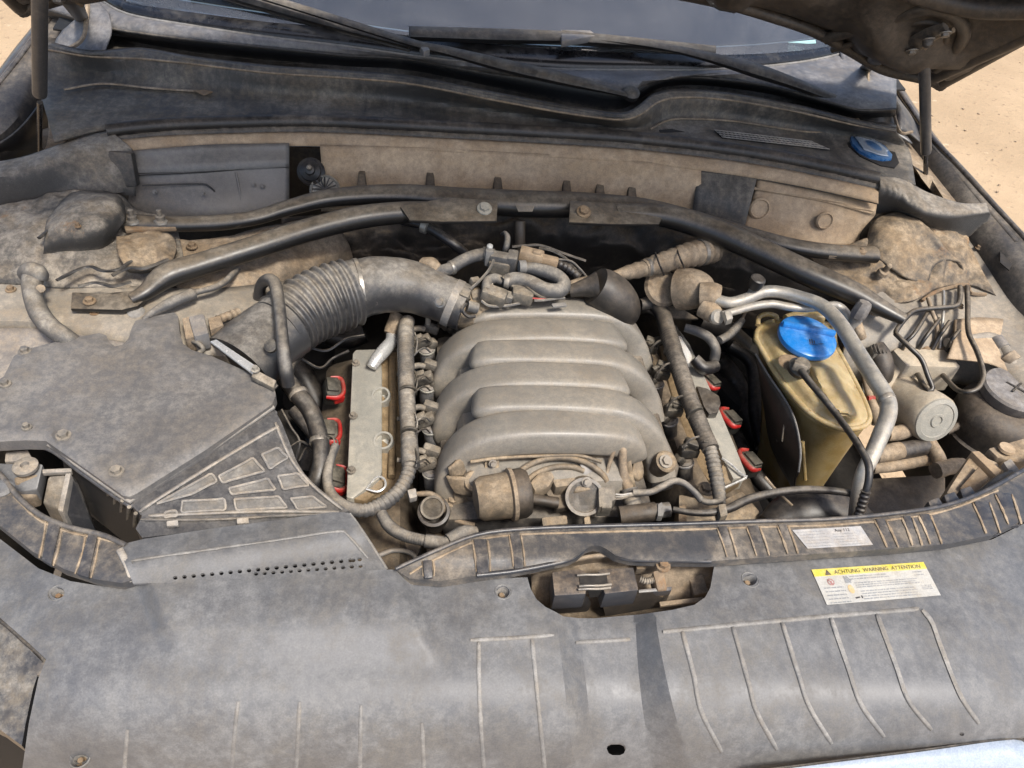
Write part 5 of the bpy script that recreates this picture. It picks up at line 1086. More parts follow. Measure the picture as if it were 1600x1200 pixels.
for x, y in ((552, 568), (548, 650), (545, 735), (588, 560)): bolt((x + 4, y, .8265), lb, r=.0045, mat='steel')
cd_ = thing('wiring_conduit', 'thick grey ribbed conduit along the left bank', 'conduit', (640, 640, .82))
tube('conduit', [(637, 500, .878, 11), (634, 520, .875, 13), (635, 600, .868, 13), (638, 660, .864, 13), (641, 715, .862, 13.5)], 13, 'hose', cd_, n=60, seg=16, corr=(.08, .92, 44, .018), wob=.04)
tube('collar', [(640, 700, .863), (642, 728, .861)], 14.5, 'hose', cd_, n=6, seg=16)
tube('corrugated_sleeve', [(641, 722, .862, 11), (636, 745, .86, 11), (622, 768, .858, 11), (600, 786, .858, 12), (575, 797, .86, 11), (552, 796, .862, 11), (530, 786, .865, 10), (516, 770, .866, 9), (511, 745, .866, 8), (517, 715, .864, 7.5), (524, 697, .86, 7)], 11, 'hose', cd_, n=120, seg=14, corr=(0, .45, 15, .07))
for k, t_ in enumerate(((520, 690), (523, 685), (527, 688))): tube('loose_wire', [(t_[0], t_[1] + 12, .861), (t_[0] - 4 + k * 2, t_[1], .862), (t_[0] - 12, t_[1] - 3, .855), (t_[0] - 20, t_[1] + 4, .845)], 1.3, ('red', 'hose', 'bconn')[k], cd_, n=14, seg=5)
prism('pale_clip', [(636, 765, .866), (650, 762, .866), (652, 776, .862), (640, 779, .862)], .01, 'boxpad', cd_, bev=.002)
ch = thing('branch_conduit', 'grey taped branch hose dipping behind the trim strip', 'hose', (640, 830, .82))
tube('hose', [(596, 803, .862, 9), (608, 822, .862, 10), (630, 836, .862, 9.5), (656, 843, .862, 9), (690, 848, .86, 9), (716, 842, .86, 9)], 9.5, 'hose', ch, n=40, seg=12, corr=(.4, .75, 14, .02))
tube('tape', [(664, 845, .863), (692, 849, .862)], 11, 'hose', ch, n=8, seg=12, wob=.1)
tube('hose_end', [(700, 846, .862, 12), (725, 835, .862, 15), (745, 830, .86, 8)], 12, 'hose', ch, n=14, seg=12, wob=.2)

def injector(label, loc, rot, group, mats):
    t = thing('fuel_injector', label, 'injector', loc, group)
    lathe('body', (0, 0, -.050), (0, 0, 1), [(.010, 0), (.0125, .006), (.0125, .030), (.0115, .034), (.013, .036), (.013, .040), (.010, .043)], mats[0], t, seg=16, local=True)
    lathe('collar', (0, 0, -.016), (0, 0, 1), [(.0128, 0), (.0142, .001), (.0142, .0035), (.0128, .0045)], mats[2], t, seg=16, local=True)
    k = rbox('plug', (-.006, 0, .006), (.030, .016, .015), mats[1], t, rot=(0, -20, 0), bev=.0025, local=True)
    rbox('plug_latch', (-.012, 0, .0165), (.014, .010, .005), mats[1], k, rot=(0, -20, 0), bev=.001, local=True)
    rbox('plug_boot', (.010, .002, -.003), (.013, .017, .016), mats[1], t, rot=(0, 30, 20), bev=.004, local=True)
    lathe('lead', (-.018, 0, .010), (-1, 0, .25), [(.005, 0), (.005, .016), (.0035, .018), (.0035, .03)], mats[1], t, seg=10, local=True)
    t.rotation_euler = [R(a) for a in rot]; return t
iL = None
for i, (x, y, lab) in enumerate([(666, 537, 'dusty grey injector plug nearest the intake elbow on the left bank'), (668, 595, 'dusty grey injector plug second from the rear on the left bank'), (672, 660, 'dusty grey injector plug third from the rear on the left bank'), (674, 728, 'dusty grey injector plug frontmost on the left bank, beside the corrugated sleeve')]):
    z = .845 - i * .003
    if iL is None: iL = injector(lab, (x, y, z), (0, -6, 8), 'left bank injectors', ('bodygrey', 'connect', 'absend'))
    else: dup(iL, (x, y, z), (random.uniform(-4, 4), -6 + random.uniform(-5, 5), 8 + random.uniform(-8, 8)), lab)
    r2 = thing('rail_clip', ('small dusty clip pair beside the rearmost left injector', 'small dusty clip pair beside the second left injector', 'small dusty clip pair beside the third left injector', 'small dusty clip pair beside the frontmost left injector')[i], 'clip', (660, y - 22, .85), 'left bank clips')
    tube('clip_stem', [(644, y - 22, .862), (656, y - 24, .862), (664, y - 22, .86)], 5, 'connect', r2, n=8, seg=8)
    rbox('clip_body', (674, y - 24, .858), (.026, .014, .016), 'connect', r2, rot=(0, 12, -14), bev=.004)
    rbox('clip_body', (658, y - 6, .85), (.016, .015, .016), 'connect', r2, rot=(8, 0, 30), bev=.005)
ol = thing('oil_neck', 'dark open pipe neck below the left bank', 'pipe neck', (680, 800, .80))
lathe('neck', P(678, 800, .83), (-.1, -.35, .93), [(.016, -.05), (.020, -.02), (.0225, 0), (.022, .005), (.018, .006), (.015, .002), (.0145, -.02), (.001, -.022)], 'rubber', ol, seg=26)
lathe('rim', P(676, 794, .838), (-.1, -.35, .93), [(.0135, 0), (.0165, 0), (.0165, .003), (.0135, .003), (.0135, 0)], 'connect', ol, seg=24)
tube('neck_arm', [(650, 772, .84, 4), (672, 772, .842, 5), (688, 782, .84, 5), (697, 800, .83, 4)], 5, 'tanpipe', ol, n=16, seg=8)
prism('cast_block', [(700, 778, .82), (736, 776, .82), (750, 786, .815), (744, 800, .81), (706, 806, .81)], .03, 'cast', eb, bev=.004)
bolt((708, 783, .823), eb, r=.008, mat='tanpipe'); tube('rod', [(700, 810, .815), (730, 818, .815), (742, 820, .815)], 4, 'tanpipe', eb, n=8, seg=8)
tube('pulley_rim', [(592, 868, .80), (615, 860, .80), (642, 864, .80), (655, 880, .80)], 4, 'bodygrey', eb, n=20, seg=8)
prism('pulley_case', [(560, 812, .79), (620, 815, .79), (660, 850, .79), (650, 880, .78), (590, 880, .78), (560, 850, .78)], .03, 'dark', eb, bev=.006)

def coil(label, loc, rot, group):
    t = thing('ignition_coil', label, 'ignition coil', loc, group)
    b = rbox('housing', (0, 0, 0), (.027, .038, .028), 'coil', t, bev=.006, local=True)
    rbox('housing_top', (-.002, .002, .015), (.019, .028, .006), 'coil', b, bev=.002, local=True)
    vv, ff = tube_geo([Vector(p) for p in ((-.013, -.021, .010), (.005, -.022, .011), (.0145, -.011, .012), (.0155, .010, .012), (.011, .020, .011), (-.003, .021, .010))], [.002, .0035, .0036, .0032, .003, .002], n=30, seg=8, flat=1.6); mk('red_latch', vv, ff, 'red', t, local=True, smooth=50)
    rbox('red_tab', (.009, -.019, .004), (.016, .006, .015), 'red', t, rot=(0, 0, 20), bev=.002, local=True)
    t.rotation_euler = [R(a) for a in rot]; return t
c0 = coil('black coil with red latch, rearmost beside the left valve cover', (519, 612, .80), (6, 14, 10), 'left bank coils')
dup(c0, (513, 679, .80), (6, 12, 6), 'black coil with red latch halfway along the left valve cover, above the loose wires')
dup(c0, (522, 752, .785), (4, 30, 4), 'black coil with red latch, frontmost beside the left valve cover')
bh = thing('coolant_hose', 'thick black hose curving down beside the left coils', 'hose', (490, 680, .80))
tube('hose', [(446, 590, .905, 13), (462, 612, .895, 14), (484, 640, .885, 14), (497, 675, .875, 14), (502, 710, .865, 14), (497, 745, .85, 15), (486, 765, .835, 15), (478, 785, .81, 14)], 14, 'bhose', bh, n=60, seg=16)

# ============================================================ RIGHT BANK
rb = thing('valve_cover', 'silver valve cover slanting along the right bank', 'valve cover', (1110, 640, .70))
prism('cover_plate', [(1050, 520, .822), (1062, 516, .822), (1078, 538, .822), (1118, 625, .820), (1150, 700, .818), (1166, 740, .816), (1164, 745, .816), (1146, 748, .816), (1130, 718, .818), (1098, 640, .820)], .03, 'alu', rb, bev=.002)
prism('channel', [(1030, 540, .80), (1052, 535, .81), (1096, 640, .81), (1130, 720, .808), (1146, 750, .80), (1125, 775, .79), (1085, 720, .79), (1050, 620, .795)], .02, 'amber', rb, bev=.003)
tube('bracket_rim', [(1128, 716, .826), (1140, 724, .825), (1160, 742, .822), (1166, 746, .820), (1132, 762, .812)], 2, 'bright', rb, n=24, seg=6)
prism('end_face', [(1130, 722, .816), (1160, 748, .812), (1134, 764, .80), (1124, 745, .806)], .02, 'amber', rb, bev=.001)
prism('filler_cap', [(1088, 602, .834), (1105, 606, .836), (1124, 618, .836), (1127, 630, .834), (1122, 644, .832), (1108, 647, .83), (1100, 635, .832)], .018, 'paint', rb, bev=.003)
tube('bright_elbow', [(1056, 524, .85, 7), (1062, 540, .846, 9), (1070, 556, .842, 10), (1077, 570, .838, 7)], 9, 'wire_w', rb, n=20, seg=14)
tube('elbow_collar', [(1050, 514, .852), (1058, 530, .849)], 9, 'bconn', rb, n=6, seg=14)
rc2 = thing('wiring_conduit', 'thick dark conduit slanting along the right bank', 'conduit', (1080, 640, .82))
tube('conduit', [(1000, 476, .885, 9), (1020, 474, .885, 12), (1034, 488, .882, 13), (1044, 520, .878, 13), (1058, 565, .872, 14), (1076, 620, .867, 14), (1095, 668, .862, 14), (1110, 702, .858, 14)], 14, 'rubber2', rc2, n=80, seg=16, corr=(.3, .98, 46, .015), wob=.04)
tube('corrugated_sleeve', [(1108, 696, .858, 10), (1115, 725, .853, 11), (1121, 755, .848, 11), (1124, 778, .842, 10), (1126, 788, .838, 8)], 11, 'hose', rc2, n=80, seg=14, corr=(0, 1, 13, .06))
tube('branch', [(1096, 782, .85, 5), (1110, 785, .848, 5), (1128, 782, .845, 5)], 5, 'hose', rc2, n=10, seg=8)
iR = None
for i, (x, y, lab) in enumerate([(1008, 552, 'black injector plug rearmost on the right bank'), (1026, 590, 'black injector plug second from the rear on the right bank'), (1046, 648, 'black injector plug third from the rear on the right bank'), (1070, 712, 'black injector plug frontmost on the right bank, beside the ribbed sleeve')]):
    z = .838 - i * .002
    if iR is None: iR = injector(lab, (x, y, z), (8, 10, 200), 'right bank injectors', ('rubber2', 'bconn', 'bodygrey'))
    else: dup(iR, (x, y, z), (8 + random.uniform(-4, 4), 10 + random.uniform(-5, 5), 200 + random.uniform(-12, 12)), lab)
    r2 = thing('rail_clip', ('small black clip pair beside the rearmost right injector', 'small black clip pair beside the second right injector', 'small black clip pair beside the third right injector', 'small black clip pair beside the frontmost right injector')[i], 'clip', (x + 12, y - 18, .84), 'right bank clips')
    tube('clip_stem', [(x - 6, y - 12, .85), (x + 6, y - 18, .852), (x + 20, y - 22, .85), (x + 30, y - 22, .848)], 4.5, 'bconn', r2, n=10, seg=8)
    rbox('clip_body', (x + 10, y - 18, .852), (.022, .014, .014), 'bconn', r2, rot=(0, 8, -20), bev=.003)
d0 = dup(c0, (1106, 602, .785), (0, -10, 205), 'red latched coil nearest the black filler cap on the right bank', 'right bank coils')
dup(c0, (1138, 660, .783), (0, -10, 202), 'red latched coil in the middle of the right bank row', 'right bank coils')
dup(c0, (1168, 726, .783), (0, -10, 200), 'red latched coil frontmost beside the bracket end of the right valve cover', 'right bank coils')
bolt((1104, 764, .82), eb, r=.009, mat='tanpipe')
prism('cast_block', [(1060, 770, .81), (1120, 785, .81), (1160, 765, .81), (1190, 800, .80), (1180, 820, .79), (1060, 825, .79)], .03, 'cast', eb, bev=.006)
prism('cast_block', [(1060, 790, .83), (1072, 786, .83), (1074, 815, .82), (1060, 818, .82)], .03, 'rusty', eb, bev=.004)

# thin leads from the conduits to the plugs, zip ties, clamps
def leads(parent, paths, r, mats):
    for i, q in enumerate(paths): tube('branch_lead', q, r, mats[i % len(mats)], parent, n=20, seg=6)
leads(cd_, [[(646, y, .868), (654, y - 8, .874), (664, y - 12, .87), (672, y - 6, .858)] for y in (540, 556, 600, 616, 664, 682, 730)], 1.6, ('bconn', 'hose', 'rubber2'))
leads(cd_, [[(648, y, .872), (652, y + 14, .876), (650, y + 30, .87)] for y in (520, 580, 645, 700)], 1.5, ('hose', 'bconn'))
for y in (548, 612, 676): clamp_ring((636 + (y - 548) * .03, y, .869), (0, 1, .05), 14.2, 5, 'bconn', cd_, 'zip_tie')
leads(rc2, [[(x, y, .872), (x - 12, y + 4, .872), (x - 22, y + 14, .862), (x - 26, y + 24, .85)] for x, y in ((1040, 530), (1052, 566), (1068, 618), (1092, 682))], 1.7, ('bconn', 'rubber2'))
leads(rc2, [[(x, y, .87), (x + 10, y + 2, .868), (x + 18, y + 10, .85)] for x, y in ((1064, 590), (1084, 645), (1100, 690))], 1.6, ('bconn', 'hose'))
for x, y in ((1050, 545), (1085, 645)): clamp_ring((x, y, .872), (.35, -.9, -.1), 15, 5, 'bconn', rc2, 'zip_tie')
for x, y, z in ((466, 616, .893), (499, 690, .87)): clamp_ring((x, y, z), (.45, -.85, -.25) if y < 650 else (.05, -.98, -.2), 15.5, 8, 'steel', bh)
wr_ = thing('wire_loom', 'tangle of thin black wires in the dark gap beside the air box', 'wiring', (470, 680, .80))
for q in ([(440, 640, .86), (455, 668, .85), (468, 690, .84), (462, 720, .82)], [(452, 700, .84), (470, 690, .84), (488, 700, .83)], [(470, 560, .86), (500, 575, .84), (520, 560, .84), (545, 548, .85)], [(476, 540, .86), (510, 548, .85), (540, 530, .86), (570, 524, .87)], [(468, 720, .83), (480, 700, .84), (496, 716, .84)]):
    tube('wire', q, 2.2, 'bhose', wr_, n=24, seg=6)

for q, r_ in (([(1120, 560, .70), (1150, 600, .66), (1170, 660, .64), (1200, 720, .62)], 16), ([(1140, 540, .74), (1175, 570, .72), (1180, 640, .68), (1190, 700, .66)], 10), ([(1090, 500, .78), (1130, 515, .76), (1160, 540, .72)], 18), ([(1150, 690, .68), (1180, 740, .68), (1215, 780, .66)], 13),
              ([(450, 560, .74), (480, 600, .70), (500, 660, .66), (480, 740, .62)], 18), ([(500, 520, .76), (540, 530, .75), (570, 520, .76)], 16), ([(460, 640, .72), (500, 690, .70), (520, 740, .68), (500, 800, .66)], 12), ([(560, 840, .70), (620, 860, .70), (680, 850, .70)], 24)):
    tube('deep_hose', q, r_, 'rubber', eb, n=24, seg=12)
for x, y, z in ((1130, 620, .62), (1165, 560, .66), (480, 560, .64), (505, 620, .62), (470, 700, .60)): rbox('deep_casting', (x, y, z), (.10, .12, .10), 'darker', eb, rot=(12, 8, random.uniform(0, 60)), bev=.015)  # near-black colour paints the shade of the deep gaps onto these lumps

# ============================================================ INTAKE HOSE
ih = thing('intake_hose', 'big black corrugated intake hose from air box to engine', 'intake hose', (520, 470, .88))
tube('cone', [(372, 572, .915, 62), (392, 552, .92, 60), (420, 528, .925, 57), (448, 508, .93, 55)], 55, 'duct', ih, n=24, seg=36, ref=(0, 0, 1), flat=.92)
tube('bellows', [(436, 516, .930, 53), (470, 490, .935, 53), (510, 470, .938, 54), (548, 457, .940, 52)], 55, 'duct', ih, n=90, seg=36, corr=(.1, 1, 9, .045), ref=(0, 0, 1))
tube('elbow', [(540, 459, .940, 48), (565, 450, .940, 46), (600, 445, .938, 44), (640, 448, .934, 41), (675, 460, .928, 38), (705, 472, .922, 36), (722, 480, .918, 34)], 45, 'duct', ih, n=60, seg=32, ref=(0, 0, 1), wob=.02)
tube('end_cuff', [(700, 470, .922), (728, 482, .917)], 37, 'duct', ih, n=8, seg=28, ref=(0, 0, 1))
tube('clamp_band', [(702, 471, .922), (713, 476, .919)], 38.5, 'boxpad', ih, n=4, seg=28, ref=(0, 0, 1))
bolt((688, 472, .962), ih, r=.006, axis=(-.4, -.7, .5), mat='steel', name='clamp_screw')
lathe('sensor_boss', P(424, 541, .965), (-.2, -.6, .8), [(.010, 0), (.009, .004), (.005, .005)], 'bconn', ih, seg=14)
tube('cuff_ring', [(333, 532, .945), (352, 548, .953), (380, 570, .955), (408, 588, .95), (432, 606, .94)], 5, 'duct', ih, n=24, seg=8)
hc = thing('box_clamp', 'bright metal clamp strip where the intake cone meets the air box', 'clamp', (382, 568, .96))
prism('strip', [(328, 533, .972), (338, 530, .973), (404, 574, .973), (396, 584, .971)], .004, 'bright', hc, bev=.001)
prism('lever', [(398, 576, .976), (432, 594, .97), (427, 606, .967), (392, 588, .972)], .008, 'connect', hc, bev=.002); bolt((399, 578, .978), hc, r=.004, mat='alupipe', name='rivet')
ho = thing('vacuum_pipe', 'slim dark pipe looping over the intake cone', 'pipe', (430, 520, .92))
tube('pipe', [(404, 470, .93, 9), (408, 446, .965, 9), (420, 437, .985, 10), (430, 446, .99, 10), (436, 480, .988, 10), (441, 530, .98, 10), (446, 575, .955, 11), (450, 600, .93, 11)], 10, 'duct', ho, n=60, seg=14)
tube('pipe_tail', [(452, 590, .92, 5), (460, 568, .90, 5), (474, 552, .87, 4)], 5, 'bhose', ho, n=14, seg=8)
ms = thing('air_flow_plug', 'dusty tan sensor plug with grey clip behind the air box', 'plug', (315, 512, .92))
prism('plug_body', [(284, 497, .968), (300, 493, .968), (306, 525, .964), (290, 530, .962)], .025, 'tanpipe', ms, bev=.002)
prism('grey_clip', [(294, 494, .973), (318, 489, .973), (326, 520, .969), (303, 526, .967)], .028, 'bodygrey', ms, bev=.003)
prism('plug_body', [(324, 496, .966), (344, 492, .964), (350, 508, .96), (328, 516, .96)], .02, 'tanpipe', ms, bev=.003)
tube('lead', [(340, 500, .955), (356, 494, .952), (372, 488, .948)], 7, 'tanpipe', ms, n=14, seg=10, corr=(0, 1, 4, .08))
tube('lead', [(300, 532, .955), (312, 538, .955), (318, 546, .95), (310, 552, .945)], 4, 'connect', ms, n=12, seg=8)

# left hoses and cable
wh = thing('drain_hose', 'beige dusty hose standing on the left rail', 'hose', (60, 480, .90))
tube('hose', [(52, 428, .975, 16), (50, 445, .978, 15), (52, 465, .975, 14), (62, 490, .97, 15), (80, 512, .965, 15), (105, 529, .955, 14), (140, 555, .92, 14)], 15, 'hose', wh, n=30, seg=16)
tube('elbow_cap', [(40, 428, .975, 13), (50, 424, .985, 15), (60, 430, .985, 15), (60, 438, .98, 12)], 14, 'hose', wh, n=14, seg=14)
lathe('hose_clip', (64, 452, .982), (.3, -.6, .8), [(.006, 0), (.006, .004), (.003, .005)], 'tanpipe', wh, seg=10)
ca = thing('bonnet_cable', 'dusty grey cable with thick sleeve along the left rail', 'cable', (290, 470, .92))
tube('cable', [(224, 500, .955, 4), (240, 488, .96, 6), (262, 476, .965, 9), (285, 466, .966, 9), (302, 459, .966, 9), (306, 457, .966, 5), (335, 449, .965, 5), (352, 440, .962, 5), (364, 428, .955, 5), (372, 420, .95, 4)], 6, 'hose', ca, n=60, seg=12)

# ============================================================ CLUTTER AT THE BACK
tb = thing('throttle_neck', 'dirty cast throttle neck where the intake hose ends', 'throttle body', (735, 485, .84))
tube('neck', [(718, 478, .915, 34), (742, 488, .905, 32), (760, 500, .89, 28)], 30, 'cast', tb, n=12, seg=26, ref=(0, 0, 1), wob=.1)
tube('corrugated_neck', [(690, 490, .885, 22), (706, 496, .88, 23), (724, 506, .872, 22)], 22, 'bowl', tb, n=30, seg=22, corr=(0, 1, 3, .05), ref=(0, 0, 1))
prism('cast_arm', [(722, 446, .945), (742, 438, .945), (752, 452, .942), (744, 470, .938), (726, 480, .935), (718, 462, .94)], .02, 'cast', tb, bev=.004)
prism('cast_arm', [(735, 452, .95), (752, 450, .95), (756, 462, .946), (738, 466, .945)], .02, 'connect', tb, bev=.004)
tube('small_tube', [(728, 474, .945, 3), (722, 484, .94, 3), (730, 494, .93, 3), (742, 494, .925, 3)], 3, 'bhose', tb, n=16, seg=6)
tube('stub', [(730, 478, .94, 9), (746, 482, .935, 9)], 9, 'hose', tb, n=6, seg=12)
lathe('pale_pin', P(669, 505, .885), (0, -.2, 1), [(.0045, 0), (.0045, .03), (.003, .031)], 'alupipe', tb, seg=10)
bh1 = thing('breather_hose', 'grey dusty hose arching to the rear valve cluster', 'hose', (720, 420, .9))
tube('hose', [(684, 424, .955, 9), (702, 420, .96, 10), (718, 410, .965, 10), (738, 401, .968, 10), (758, 397, .968, 10), (772, 398, .966, 9)], 10, 'hose', bh1, n=40, seg=14)
tube('hose_collar', [(660, 412, .955, 11), (674, 416, .957, 13), (686, 424, .955, 11)], 12, 'tanpipe', bh1, n=12, seg=14, wob=.2)
bh2 = thing('brake_vacuum_line', 'slim pipe with bright collar hanging from the firewall', 'pipe', (700, 370, .9))
tube('line', [(628, 344, .965, 8), (660, 351, .965, 8), (672, 357, .963, 8), (692, 370, .955, 8), (712, 384, .945, 8), (726, 396, .93, 8)], 8, 'bhose', bh2, n=30, seg=12)
lathe('collar', P(664, 353, .966), (.8, -.35, -.1), [(.010, -.006), (.013, -.005), (.013, .005), (.010, .006)], 'alupipe', bh2, seg=14)
vc = thing('valve_cluster', 'cluster of grey solenoid valves and plugs behind the manifold', 'valve', (780, 430, .88))
rbox('valve_body', (780, 418, .955), (.036, .030, .034), 'connect', vc, rot=(0, 0, -11), bev=.005)
rbox('valve_top', (786, 405, .972), (.044, .022, .020), 'hose', vc, rot=(0, 0, -14), bev=.006)
rbox('valve_coil', (800, 410, .966), (.018, .030, .034), 'hose', vc, rot=(0, 0, -11), bev=.004)
rbox('valve_foot', (776, 432, .94), (.030, .024, .028), 'bconn', vc, rot=(0, 10, -11), bev=.005)
lathe('nipple', P(765, 388, .985), (0, -.2, 1), [(.0075, -.025), (.0065, -.006), (.004, -.004), (.005, .002), (.005, .006), (.002, .009)], 'sticker', vc, seg=12)
rbox('pale_tee', (764, 402, .972), (.014, .012, .030), 'rib', vc, bev=.003)
tube('pale_tube', [(784, 366, .975, 2.5), (789, 364, .985, 3.5), (793, 372, .985, 5), (791, 386, .978, 5), (788, 392, .97, 4)], 4, 'hose', vc, n=20, seg=8)
p0 = P(830, 400, .972)
v, f = rbox_geo(p0, (.040, .020, .022), (0, 4, -16), .003); mk('tan_plug', v, f, 'tan', vc)
v, f = rbox_geo(P(854, 408, .966), (.038, .016, .018), (0, 4, -16), .003); mk('tan_plug', v, f, 'tan', vc)
rbox('plug_latch', (840, 394, .984), (.014, .010, .006), 'tan', vc, rot=(0, 0, -16), bev=.001)
tube('black_lead', [(868, 410, .96, 8), (888, 420, .955, 9), (906, 434, .948, 8)], 8, 'bhose', vc, n=14, seg=10, corr=(0, 1, 6, .05))
tube('thin_lead', [(872, 405, .97, 1.6), (892, 408, .97, 1.6), (906, 420, .965, 1.6), (918, 434, .955, 1.6)], 1.6, 'hose', vc, n=14, seg=6)
lp = thing('loop_hose', 'grey hose folded into a loop on top of the valve cluster', 'hose', (830, 430, .9))
tube('hose', [(818, 418, .97, 9), (842, 422, .97, 11), (866, 430, .968, 12), (880, 443, .966, 12), (874, 454, .965, 12), (852, 453, .966, 12), (826, 440, .968, 11), (802, 436, .968, 11), (786, 442, .966, 10)], 11, 'hose', lp, n=70, seg=14)
clamp_ring((816, 417, .972), (1, .1, 0), 10.5, 11, 'rib', lp)
mp_ = thing('map_sensor', 'dusty sensor block with bent stub at the manifold rear', 'sensor', (775, 460, .9))
tube('stub', [(760, 455, .962, 8), (762, 440, .965, 8), (774, 435, .966, 8), (786, 440, .964, 7)], 8, 'hose', mp_, n=20, seg=12)
rbox('body', (772, 462, .955), (.040, .026, .024), 'connect', mp_, rot=(4, 8, -20), bev=.005)
rbox('body_end', (794, 466, .95), (.014, .018, .018), 'hose', mp_, rot=(4, 8, -14), bev=.003)
rbox('plug', (816, 462, .952), (.036, .026, .024), 'connect', mp_, rot=(0, 5, -10), bev=.006)
rbox('plug_dark', (838, 462, .95), (.026, .018, .016), 'bconn', mp_, rot=(0, 5, -8), bev=.004)
tube('wire', [(835, 470, .955), (852, 469, .957), (872, 466, .957), (882, 466, .954)], 2.2, 'hose', mp_, n=14, seg=6); tube('wire', [(832, 466, .957), (846, 467, .958), (856, 468, .957)], 1.4, 'red', mp_, n=10, seg=5)
prism('pale_tag', [(862, 474, .95), (884, 472, .95), (886, 477, .948), (864, 479, .948)], .004, 'rib', mp_, bev=.001)
pp = thing('firewall_pipe', 'short dark upright pipe below the brace centre', 'pipe', (812, 370, .92))
tube('pipe', [(812, 345, .975), (812, 370, .95), (812, 392, .925)], 9, 'bowl', pp, n=8, seg=14)
bb = thing('breather_bellows', 'dusty tan ribbed breather hose at the rear right of the engine', 'hose', (1010, 425, .9))
tube('pipe', [(882, 452, .945, 9), (905, 444, .95, 10), (930, 438, .953, 9), (960, 431, .956, 8), (985, 425, .957, 12), (1010, 419, .958, 13)], 10, 'tanpipe', bb, n=50, seg=14, corr=(.75, 1, 2, .06))
tube('bellows', [(1006, 420, .958, 14), (1030, 412, .96, 16), (1055, 405, .962, 18), (1080, 398, .962, 20), (1115, 390, .958, 20)], 16, 'tanpipe', bb, n=80, seg=18, corr=(.05, .95, 8, .06))
for x, y in ((1030, 412), (1062, 402)): tube('spring_clip', [(x - 6, y - 17, .975), (x, y, .985), (x + 8, y + 18, .96)], 1.5, 'groove', bb, n=10, seg=5)
bk = thing('vacuum_bowl', 'dark rounded plastic bowl at the rear right of the manifold', 'canister', (955, 470, .88))
tube('bowl', [(930, 446, .955, 30), (945, 455, .945, 34), (962, 470, .93, 34), (975, 488, .91, 28), (982, 500, .89, 12)], 30, 'bowl', bk, n=30, seg=26)
tube('bowl_neck', [(890, 455, .945, 10), (912, 450, .952, 14), (932, 448, .955, 24)], 12, 'bowl', bk, n=14, seg=16)
tb2 = thing('turned_bracket', 'tan dusty bracket disc beside the ribbed breather hose', 'bracket', (1030, 455, .86))
lathe('disc', P(1035, 450, .915), (.1, -.6, .8), [(.028, -.01), (.034, 0), (.030, .006), (.012, .010), (.002, .010)], 'tanpipe', tb2, seg=22)
prism('plate', [(1000, 478, .88), (1060, 478, .88), (1092, 498, .87), (1030, 496, .865)], .004, 'dark', tb2, bev=.001)
ev = thing('expansion_valve', 'cylindrical dusty valve with two pipe ports at the firewall', 'valve', (1090, 460, .88))
tube('drum', [(1062, 452, .925, 33), (1082, 452, .935, 32), (1100, 455, .94, 26), (1110, 458, .942, 16)], 30, 'tanpipe', ev, n=16, seg=26)
tube('port', [(1094, 462, .945, 21), (1112, 462, .95, 21), (1122, 464, .95, 19)], 20, 'tanpipe', ev, n=10, seg=20)
tube('port', [(1100, 480, .935, 17), (1112, 488, .935, 16), (1118, 494, .933, 14)], 16, 'tanpipe', ev, n=10, seg=20)
lathe('end_nut', P(1119, 495, .936), (.2, -.75, .55), [(.012, -.005), (.013, .004), (.010, .008), (.002, .008)], 'alupipe', ev, seg=18)
fw = thing('wire_bundle', 'grey wire bundle bent round behind the right bank', 'wiring', (1110, 530, .83))
tube('bundle', [(1070, 512, .875, 7), (1090, 518, .875, 8), (1108, 528, .87, 8), (1118, 545, .86, 8), (1116, 562, .84, 8)], 8, 'hose', fw, n=30, seg=10)
tube('bundle', [(1124, 532, .87, 7), (1138, 524, .872, 7), (1150, 512, .875, 7), (1160, 500, .878, 5)], 7, 'hose', fw, n=20, seg=10, corr=(.2, .8, 6, .05))
tube('lead', [(1160, 498, .88, 2.4), (1166, 485, .885, 2.4), (1172, 470, .89, 2.2)], 2.4, 'tanpipe', fw, n=10, seg=6)
tube('bundle', [(1085, 560, .85, 9), (1100, 575, .84, 11), (1118, 572, .835, 10)], 10, 'bhose', fw, n=14, seg=10)

# ============================================================ AIR-CONDITIONING PIPES
a1 = thing('air_conditioning_pipe', 'thick bent aluminium pipe passing over the coolant tank', 'pipe', (1300, 540, .88))
tube('pipe', [(1118, 468, .952, 9.02), (1140, 473, .955, 9.02), (1165, 467, .96, 9.02), (1190, 457, .965, 9.84), (1215, 456, .968, 9.84), (1250, 464, .972, 9.84), (1285, 478, .976, 10.66), (1312, 505, .978, 11.48), (1340, 550, .978, 12.3), (1365, 590, .976, 13.12), (1385, 622, .972, 13.12), (1388, 645, .968, 13.12), (1378, 675, .96, 13.12), (1362, 712, .945, 12.3), (1346, 748, .92, 11.48), (1338, 790, .88, 10.66), (1334, 830, .82, 9.84)], 14, 'alupipe', a1, n=130, seg=20)
lathe('service_port', P(1178, 452, .97), (0, -.1, 1), [(.008, -.012), (.008, .008), (.006, .010)], 'alupipe', a1, seg=14)
lathe('port_cap', P(1180, 444, .985), (.1, -.1, 1), [(.011, -.006), (.0125, .0), (.0125, .012), (.010, .014), (.002, .014)], 'rubber', a1, seg=18)
a2 = thing('air_conditioning_pipe', 'thin aluminium pipe under the thick one with a grey service cap', 'pipe', (1230, 480, .88))
tube('pipe', [(1128, 492, .945, 6), (1150, 486, .948, 6), (1175, 479, .95, 6.5), (1205, 475, .952, 6.5), (1230, 479, .953, 6.5), (1260, 482, .955, 6), (1290, 478, .958, 6), (1308, 478, .955, 7), (1322, 490, .95, 7), (1334, 510, .94, 6)], 6.5, 'alupipe', a2, n=70, seg=14)
